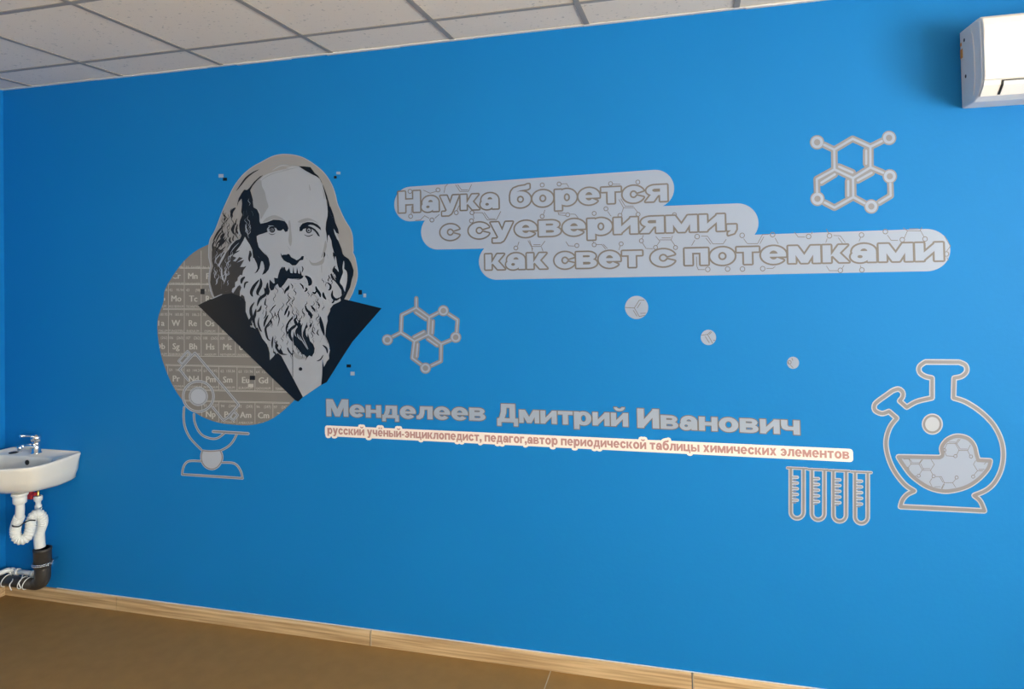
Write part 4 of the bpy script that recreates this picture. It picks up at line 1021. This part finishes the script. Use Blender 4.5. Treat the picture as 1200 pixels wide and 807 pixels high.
# dark strands over pale hair and beard
dk = Ink()
def D(f, w, *c): dk.hair(f(*c), w / (10 if f is P11 else 12) * 1.45)
dk.hair(P1(770, 282, 680, 330, 590, 400, 520, 490, 448, 586), 1.9)
for w, c in [(26, (440, 100, 392, 150, 375, 240)), (14, (430, 250, 375, 330)), (22, (440, 300, 400, 420, 430, 480)), (18, (470, 330, 450, 420, 500, 490)), (18, (370, 510, 355, 560, 385, 600)), (20, (275, 345, 190, 450, 120, 580)), (14, (290, 470, 220, 560, 180, 600)), (12, (300, 500, 250, 580, 190, 625)), (12, (270, 560, 220, 610, 190, 650)), (10, (470, 380, 440, 470, 480, 540)), (26, (640, 700, 648, 760, 636, 804)), (14, (500, 700, 420, 740, 380, 790))]: D(P3_, w, *c)
for w, c in [(14, (255, 430, 200, 500, 150, 610)), (12, (300, 440, 250, 520, 200, 590)), (12, (320, 520, 270, 590, 215, 640)), (14, (240, 620, 190, 660, 150, 740)), (12, (300, 640, 250, 690, 200, 720)), (10, (400, 640, 360, 700, 350, 760)), (12, (420, 480, 400, 540, 420, 580)), (10, (350, 420, 330, 480, 345, 520)), (10, (410, 340, 380, 400, 390, 440)), (9, (330, 300, 300, 360)), (16, (150, 560, 120, 620, 118, 700)), (12, (230, 540, 180, 600, 160, 660)), (10, (460, 250, 440, 310, 450, 350)), (10, (540, 620, 500, 680)), (10, (600, 640, 590, 720))]: D(P3_, w, *c)
for w, c in [(34, (790, 370, 795, 460, 750, 560, 755, 612)), (32, (772, 390, 700, 480, 660, 570, 682, 632)), (30, (890, 430, 885, 500, 900, 560, 890, 612)), (30, (840, 500, 862, 590, 780, 660, 742, 765)), (28, (572, 350, 530, 390, 520, 450)), (18, (622, 420, 575, 440, 560, 515)), (18, (700, 700, 655, 790)), (16, (872, 650, 855, 745)), (10, (990, 700, 940, 770)), (14, (1195, 470, 1140, 540, 1130, 590)), (20, (640, 0, 632, 90, 640, 140)), (12, (670, 60, 680, 140)), (12, (800, 720, 790, 800)), (9, (910, 640, 880, 700))]: D(P5, w, *c)
for w, c in [(42, (335, 335, 390, 380, 405, 440, 385, 475)), (20, (430, 445, 442, 495)), (26, (485, 480, 500, 530, 540, 590, 552, 640)), (18, (500, 540, 472, 582, 440, 560)), (20, (640, 425, 692, 470, 688, 520, 660, 540)), (24, (590, 565, 598, 620, 632, 670)), (28, (722, 540, 715, 610, 740, 655, 780, 668, 835, 638)), (16, (742, 660, 735, 700, 708, 722)), (14, (660, 665, 688, 710)), (18, (578, 685, 592, 735)), (14, (260, 440, 300, 480, 312, 525)), (18, (345, 500, 358, 530, 328, 562)), (18, (318, 400, 342, 445)), (18, (112, 465, 100, 515, 60, 550, 50, 592)), (8, (130, 440, 160, 480, 155, 515)), (10, (178, 445, 208, 450)), (10, (290, 200, 306, 240, 290, 292)), (8, (240, 195, 262, 250)), (12, (338, 38, 368, 105)), (12, (112, 745, 78, 804)), (12, (340, 755, 346, 804)), (12, (412, 755, 432, 804)), (14, (605, 0, 610, 40, 600, 80)), (14, (640, 30, 660, 90)), (14, (755, 195, 740, 230, 720, 260)), (12, (690, 230, 720, 250)), (8, (960, 90, 985, 150)), (16, (860, 330, 840, 400, 850, 460))]: D(P6, w, *c)
for w, c in [(24, (188, 88, 148, 150, 145, 210, 152, 265, 108, 335)), (26, (207, 165, 190, 240, 175, 295, 202, 400)), (30, (160, 270, 130, 320, 160, 360)), (12, (322, 40, 310, 110, 325, 125)), (17, (268, 125, 248, 180, 212, 200)), (9, (325, 180, 322, 240, 293, 285)), (18, (350, 235, 312, 310, 298, 380)), (6, (428, 78, 388, 135)), (9, (438, 118, 400, 155, 372, 205)), (18, (395, 265, 350, 340, 318, 395, 325, 460, 345, 520, 378, 540)), (8, (395, 320, 370, 345, 338, 385)), (14, (240, 265, 232, 340, 255, 410, 275, 435)), (8, (492, 155, 465, 220, 477, 290, 458, 375)), (16, (592, 125, 560, 190, 538, 245)), (13, (590, 185, 590, 220, 572, 268)), (15, (642, 250, 590, 320, 562, 390, 568, 470)), (13, (655, 280, 682, 330, 662, 375, 620, 415)), (24, (668, 350, 615, 400, 598, 460, 612, 510, 632, 550)), (16, (702, 370, 675, 430, 690, 490, 735, 545)), (13, (750, 335, 732, 400, 735, 470, 755, 510)), (20, (780, 125, 800, 180, 845, 225, 858, 280)), (12, (845, 125, 885, 170, 897, 205)), (30, (955, 255, 968, 330, 985, 400, 1005, 480)), (10, (1002, 315, 988, 390)), (17, (995, 465, 955, 560)), (30, (1005, 470, 1045, 570)), (10, (938, 405, 922, 450, 945, 480)), (11, (948, 405, 992, 455)), (8, (870, 375, 868, 430, 898, 465)), (16, (985, 590, 1030, 630, 1042, 690)), (10, (992, 705, 960, 760, 915, 778)), (9, (908, 660, 888, 715)), (14, (405, 485, 395, 560, 395, 630)), (18, (455, 535, 438, 600, 460, 650, 500, 692, 572, 702)), (13, (572, 615, 590, 660, 632, 712)), (20, (488, 630, 500, 670, 520, 690)), (12, (600, 610, 560, 640)), (10, (680, 605, 665, 660)), (10, (1000, 700, 985, 790))]: D(P11, w, *c)
dk.poly(P11(648, 430, 662, 480, 700, 515, 735, 550, 765, 610, 800, 655, 812, 640, 795, 600, 770, 555, 752, 500, 755, 440, 780, 380, 806, 318, 800, 360, 785, 420, 790, 470, 805, 500, 812, 450, 838, 545, 875, 580, 892, 630, 886, 680, 858, 728, 830, 712, 786, 755, 802, 714, 748, 698, 705, 650, 680, 612, 650, 590, 638, 520))
dk.line(P11(632, 500, 636, 700) , .55, caps=False); dk.line(P10(520, 60, 523, 435), .55, caps=False)
c = P10(632, 325)[0]; dk.ring(c, 1.2, 2.1, 16)
# moustache
dk.poly(P5(1200, 285, 1188, 232, 1172, 295, 1142, 250, 1130, 320, 1112, 212, 1098, 285, 1062, 250, 1040, 320, 1030, 372, 980, 362, 988, 440, 970, 442, 918, 388, 912, 500, 938, 545, 975, 532, 992, 478, 1030, 450, 1052, 500, 1078, 502, 1120, 455) + P6(60, 425, 95, 372, 180, 386, 250, 390, 300, 370, 314, 338, 290, 330, 268, 250, 262, 310, 240, 300, 222, 215, 212, 300, 182, 295, 172, 205, 160, 300, 130, 295, 112, 212, 102, 290, 70, 280, 52, 215, 40, 300, 20, 205, 14, 290, -8, 292))
for c in [(1062, 250, 1050, 330), (1090, 240, 1080, 330)]: D(P5, 10, *c)
# nose
dk.poly(P5(1072, 15, 1082, 70, 1118, 122, 1165, 148, 1200, 158) + P6(120, 162, 155, 190, 205, 188, 228, 165, 262, 122, 310, 112, 318, 60, 290, 60, 252, 98, 215, 112, 190, 100, 140, 75, 112, 30, 88, 30, 72, 52, 30, 40, -5, 62) + P5(1160, 40, 1120, 66, 1094, 50))
D(P4, 16, 90, 640, 130, 700)
# fine wavy locks of the printed beard and hair
rs = random.Random(11)
def lock(ink, x, y, tx, ty, ln, w):
    dx, dy = tx - x, ty - y; l = math.hypot(dx, dy); dx, dy = dx / l, dy / l; a = rs.choice((-1, 1)) * ln * .13
    ink.hair([(x, y), (x + dx * ln * .33 - dy * a, y + dy * ln * .33 + dx * a), (x + dx * ln * .66 + dy * a, y + dy * ln * .66 - dx * a), (x + dx * ln, y + dy * ln)], w, n=4)
for k in range(85):
    y = rs.uniform(332, 412); hw = 44 - (y - 332) * .28; x = 343 + rs.uniform(-hw, hw)
    lock(dk, x, y, 343 + (x - 343) * .55, 460, rs.uniform(6, 13), rs.uniform(.45, .85))
for k in range(16):
    y = rs.uniform(243, 285); lock(dk, rs.uniform(262, 276) - (y - 243) * .12, y, 262, 330, rs.uniform(8, 15), rs.uniform(.5, .9))
for k in range(8):
    y = rs.uniform(300, 340); lock(dk, rs.uniform(378, 392), y, 392, 380, rs.uniform(5, 9), rs.uniform(.5, .9))
# right brow and eye
dk.poly(P4(258, 430, 258, 375, 300, 322, 370, 300, 440, 305, 510, 335, 552, 378, 560, 420, 520, 385, 460, 348, 410, 338, 375, 352, 430, 372, 480, 402, 520, 450, 545, 502, 520, 498, 480, 440, 440, 405, 425, 400, 430, 430, 405, 455, 370, 452, 345, 425, 350, 390, 310, 400, 295, 428))
D(P4, 8, 320, 475, 375, 500, 430, 485, 455, 465)
tag(pb(dk, 'dark_strands', M_INK, 0.0035), kind='stuff')
# pale details on top of the dark print
lt = Ink()
def W_(f, w, *c): lt.hair(f(*c), w / (10 if f is P11 else 12) * 1.1)
for w, c in [(22, (248, 232, 245, 320, 285, 435)), (18, (290, 255, 304, 330, 285, 425)), (20, (245, 415, 238, 520)), (10, (162, 265, 145, 340, 155, 375)), (10, (187, 365, 180, 420, 158, 465)), (20, (362, 190, 332, 245)), (24, (178, 28, 118, 100)), (14, (242, 15, 165, 100, 150, 165)), (26, (310, -10, 250, 100, 195, 210)), (10, (228, 55, 205, 130)), (9, (90, 668, 170, 632, 260, 592)), (10, (365, 20, 370, 80)), (12, (330, 90, 335, 130)), (12, (520, 610, 505, 670)), (14, (545, 540, 510, 600)), (10, (450, 60, 480, 20)), (14, (760, 60, 770, 90)), (10, (300, 560, 340, 545))]: W_(P5, w, *c)
for w, c in [(16, (558, 150, 550, 215)), (16, (668, 145, 688, 212)), (14, (582, 330, 588, 400, 612, 480)), (9, (455, 545, 380, 620, 340, 695)), (9, (490, 590, 420, 660, 368, 735)), (20, (470, 400, 490, 440, 480, 500)), (8, (590, 130, 600, 200)), (12, (160, 600, 130, 650)), (8, (250, 660, 210, 700)), (12, (290, 690, 240, 760, 235, 800)), (14, (420, 560, 360, 640, 330, 700)), (10, (600, 420, 620, 500))]: W_(P3_, w, *c)
for w, c in [(8, (670, 150, 735, 260)), (24, (740, 400, 790, 520, 812, 560))]: W_(P4, w, *c)
lt.poly(smooth(P6(878, 125, 888, 170, 885, 235, 918, 270, 930, 330, 925, 420, 908, 500, 895, 560, 878, 520, 862, 480, 825, 430, 848, 350, 870, 290, 862, 220), 3, True))
lt.hair(P6(762, 60, 772, 180, 806, 280), 2.4); lt.hair(P6(710, 300, 740, 350, 765, 400), .8); lt.hair(P6(885, 570, 880, 610), 1.3)
lt.poly(smooth(P6(760, 545, 800, 540, 838, 560, 842, 600, 800, 630, 770, 610), 3, True))
for w, c in [(9, (700, 465, 760, 560, 812, 645)), (8, (740, 470, 780, 560, 818, 640)), (7, (655, 350, 620, 410)), (9, (690, 455, 700, 500, 740, 540)), (5, (770, 480, 790, 540)), (12, (175, 330, 170, 370, 200, 400)), (8, (150, 310, 140, 345)), (5, (355, 300, 330, 370)), (5, (385, 330, 345, 390))]: W_(P11, w, *c)
for k in range(26):
    y = rs.uniform(292, 330); lock(lt, rs.uniform(251, 275), y, 252 + rs.uniform(0, 14), 370, rs.uniform(6, 12), rs.uniform(.35, .8))
for k in range(8):
    y = rs.uniform(228, 275); lock(lt, rs.uniform(286, 294), y, 292, 330, rs.uniform(6, 12), rs.uniform(.3, .55))
# left eye
lt.poly(P3_(893, 425, 920, 446, 955, 454, 990, 440, 1012, 392, 1034, 430, 1000, 462, 950, 474, 905, 455)); lt.poly(P3_(900, 350, 960, 352, 1000, 372, 960, 360, 905, 362))
lt.poly(P4(320, 440, 345, 432, 370, 462, 410, 465, 440, 430, 470, 470, 420, 482, 370, 485)); lt.disc(P4(392, 418)[0], 2.2, 16)
lt.poly(P3_(1040, 430, 1080, 420, 1110, 400, 1135, 442))
lt.poly(P6(200, 105, 230, 95, 285, 75, 240, 108, 215, 118)); lt.hair(P6(110, 377, 170, 383, 270, 375), .5)
tag(pb(lt, 'pale_strands', M_FACE, 0.0037), kind='stuff')
ey = Ink(); ey2 = Ink()
c = P3_(955, 412)[0]; ey.disc(c, 3.3, 20)
c2 = P4(388, 418)[0]; ey2.ring(c2, 2.2, 3.4, 20); ey2.disc(c2, 1.3, 12)
ey.hair(P3_(900, 400, 950, 368, 1020, 385), 1.6); ey.hair(P3_(905, 458, 950, 478, 1000, 462), .8)
pb(ey, 'eye', M_INK, 0.0039); pb(ey2, 'eye', M_INK, 0.0039)
pb(Ink().ring(c, 1.5, 1.9, 16).disc((c[0] + .3, c[1] - .3), .6, 8), 'eye_glint', M_SHADE, 0.0041); pb(Ink().disc((c2[0] + .4, c2[1] - .5), .5, 8), 'eye_glint', M_SHADE, 0.0041)
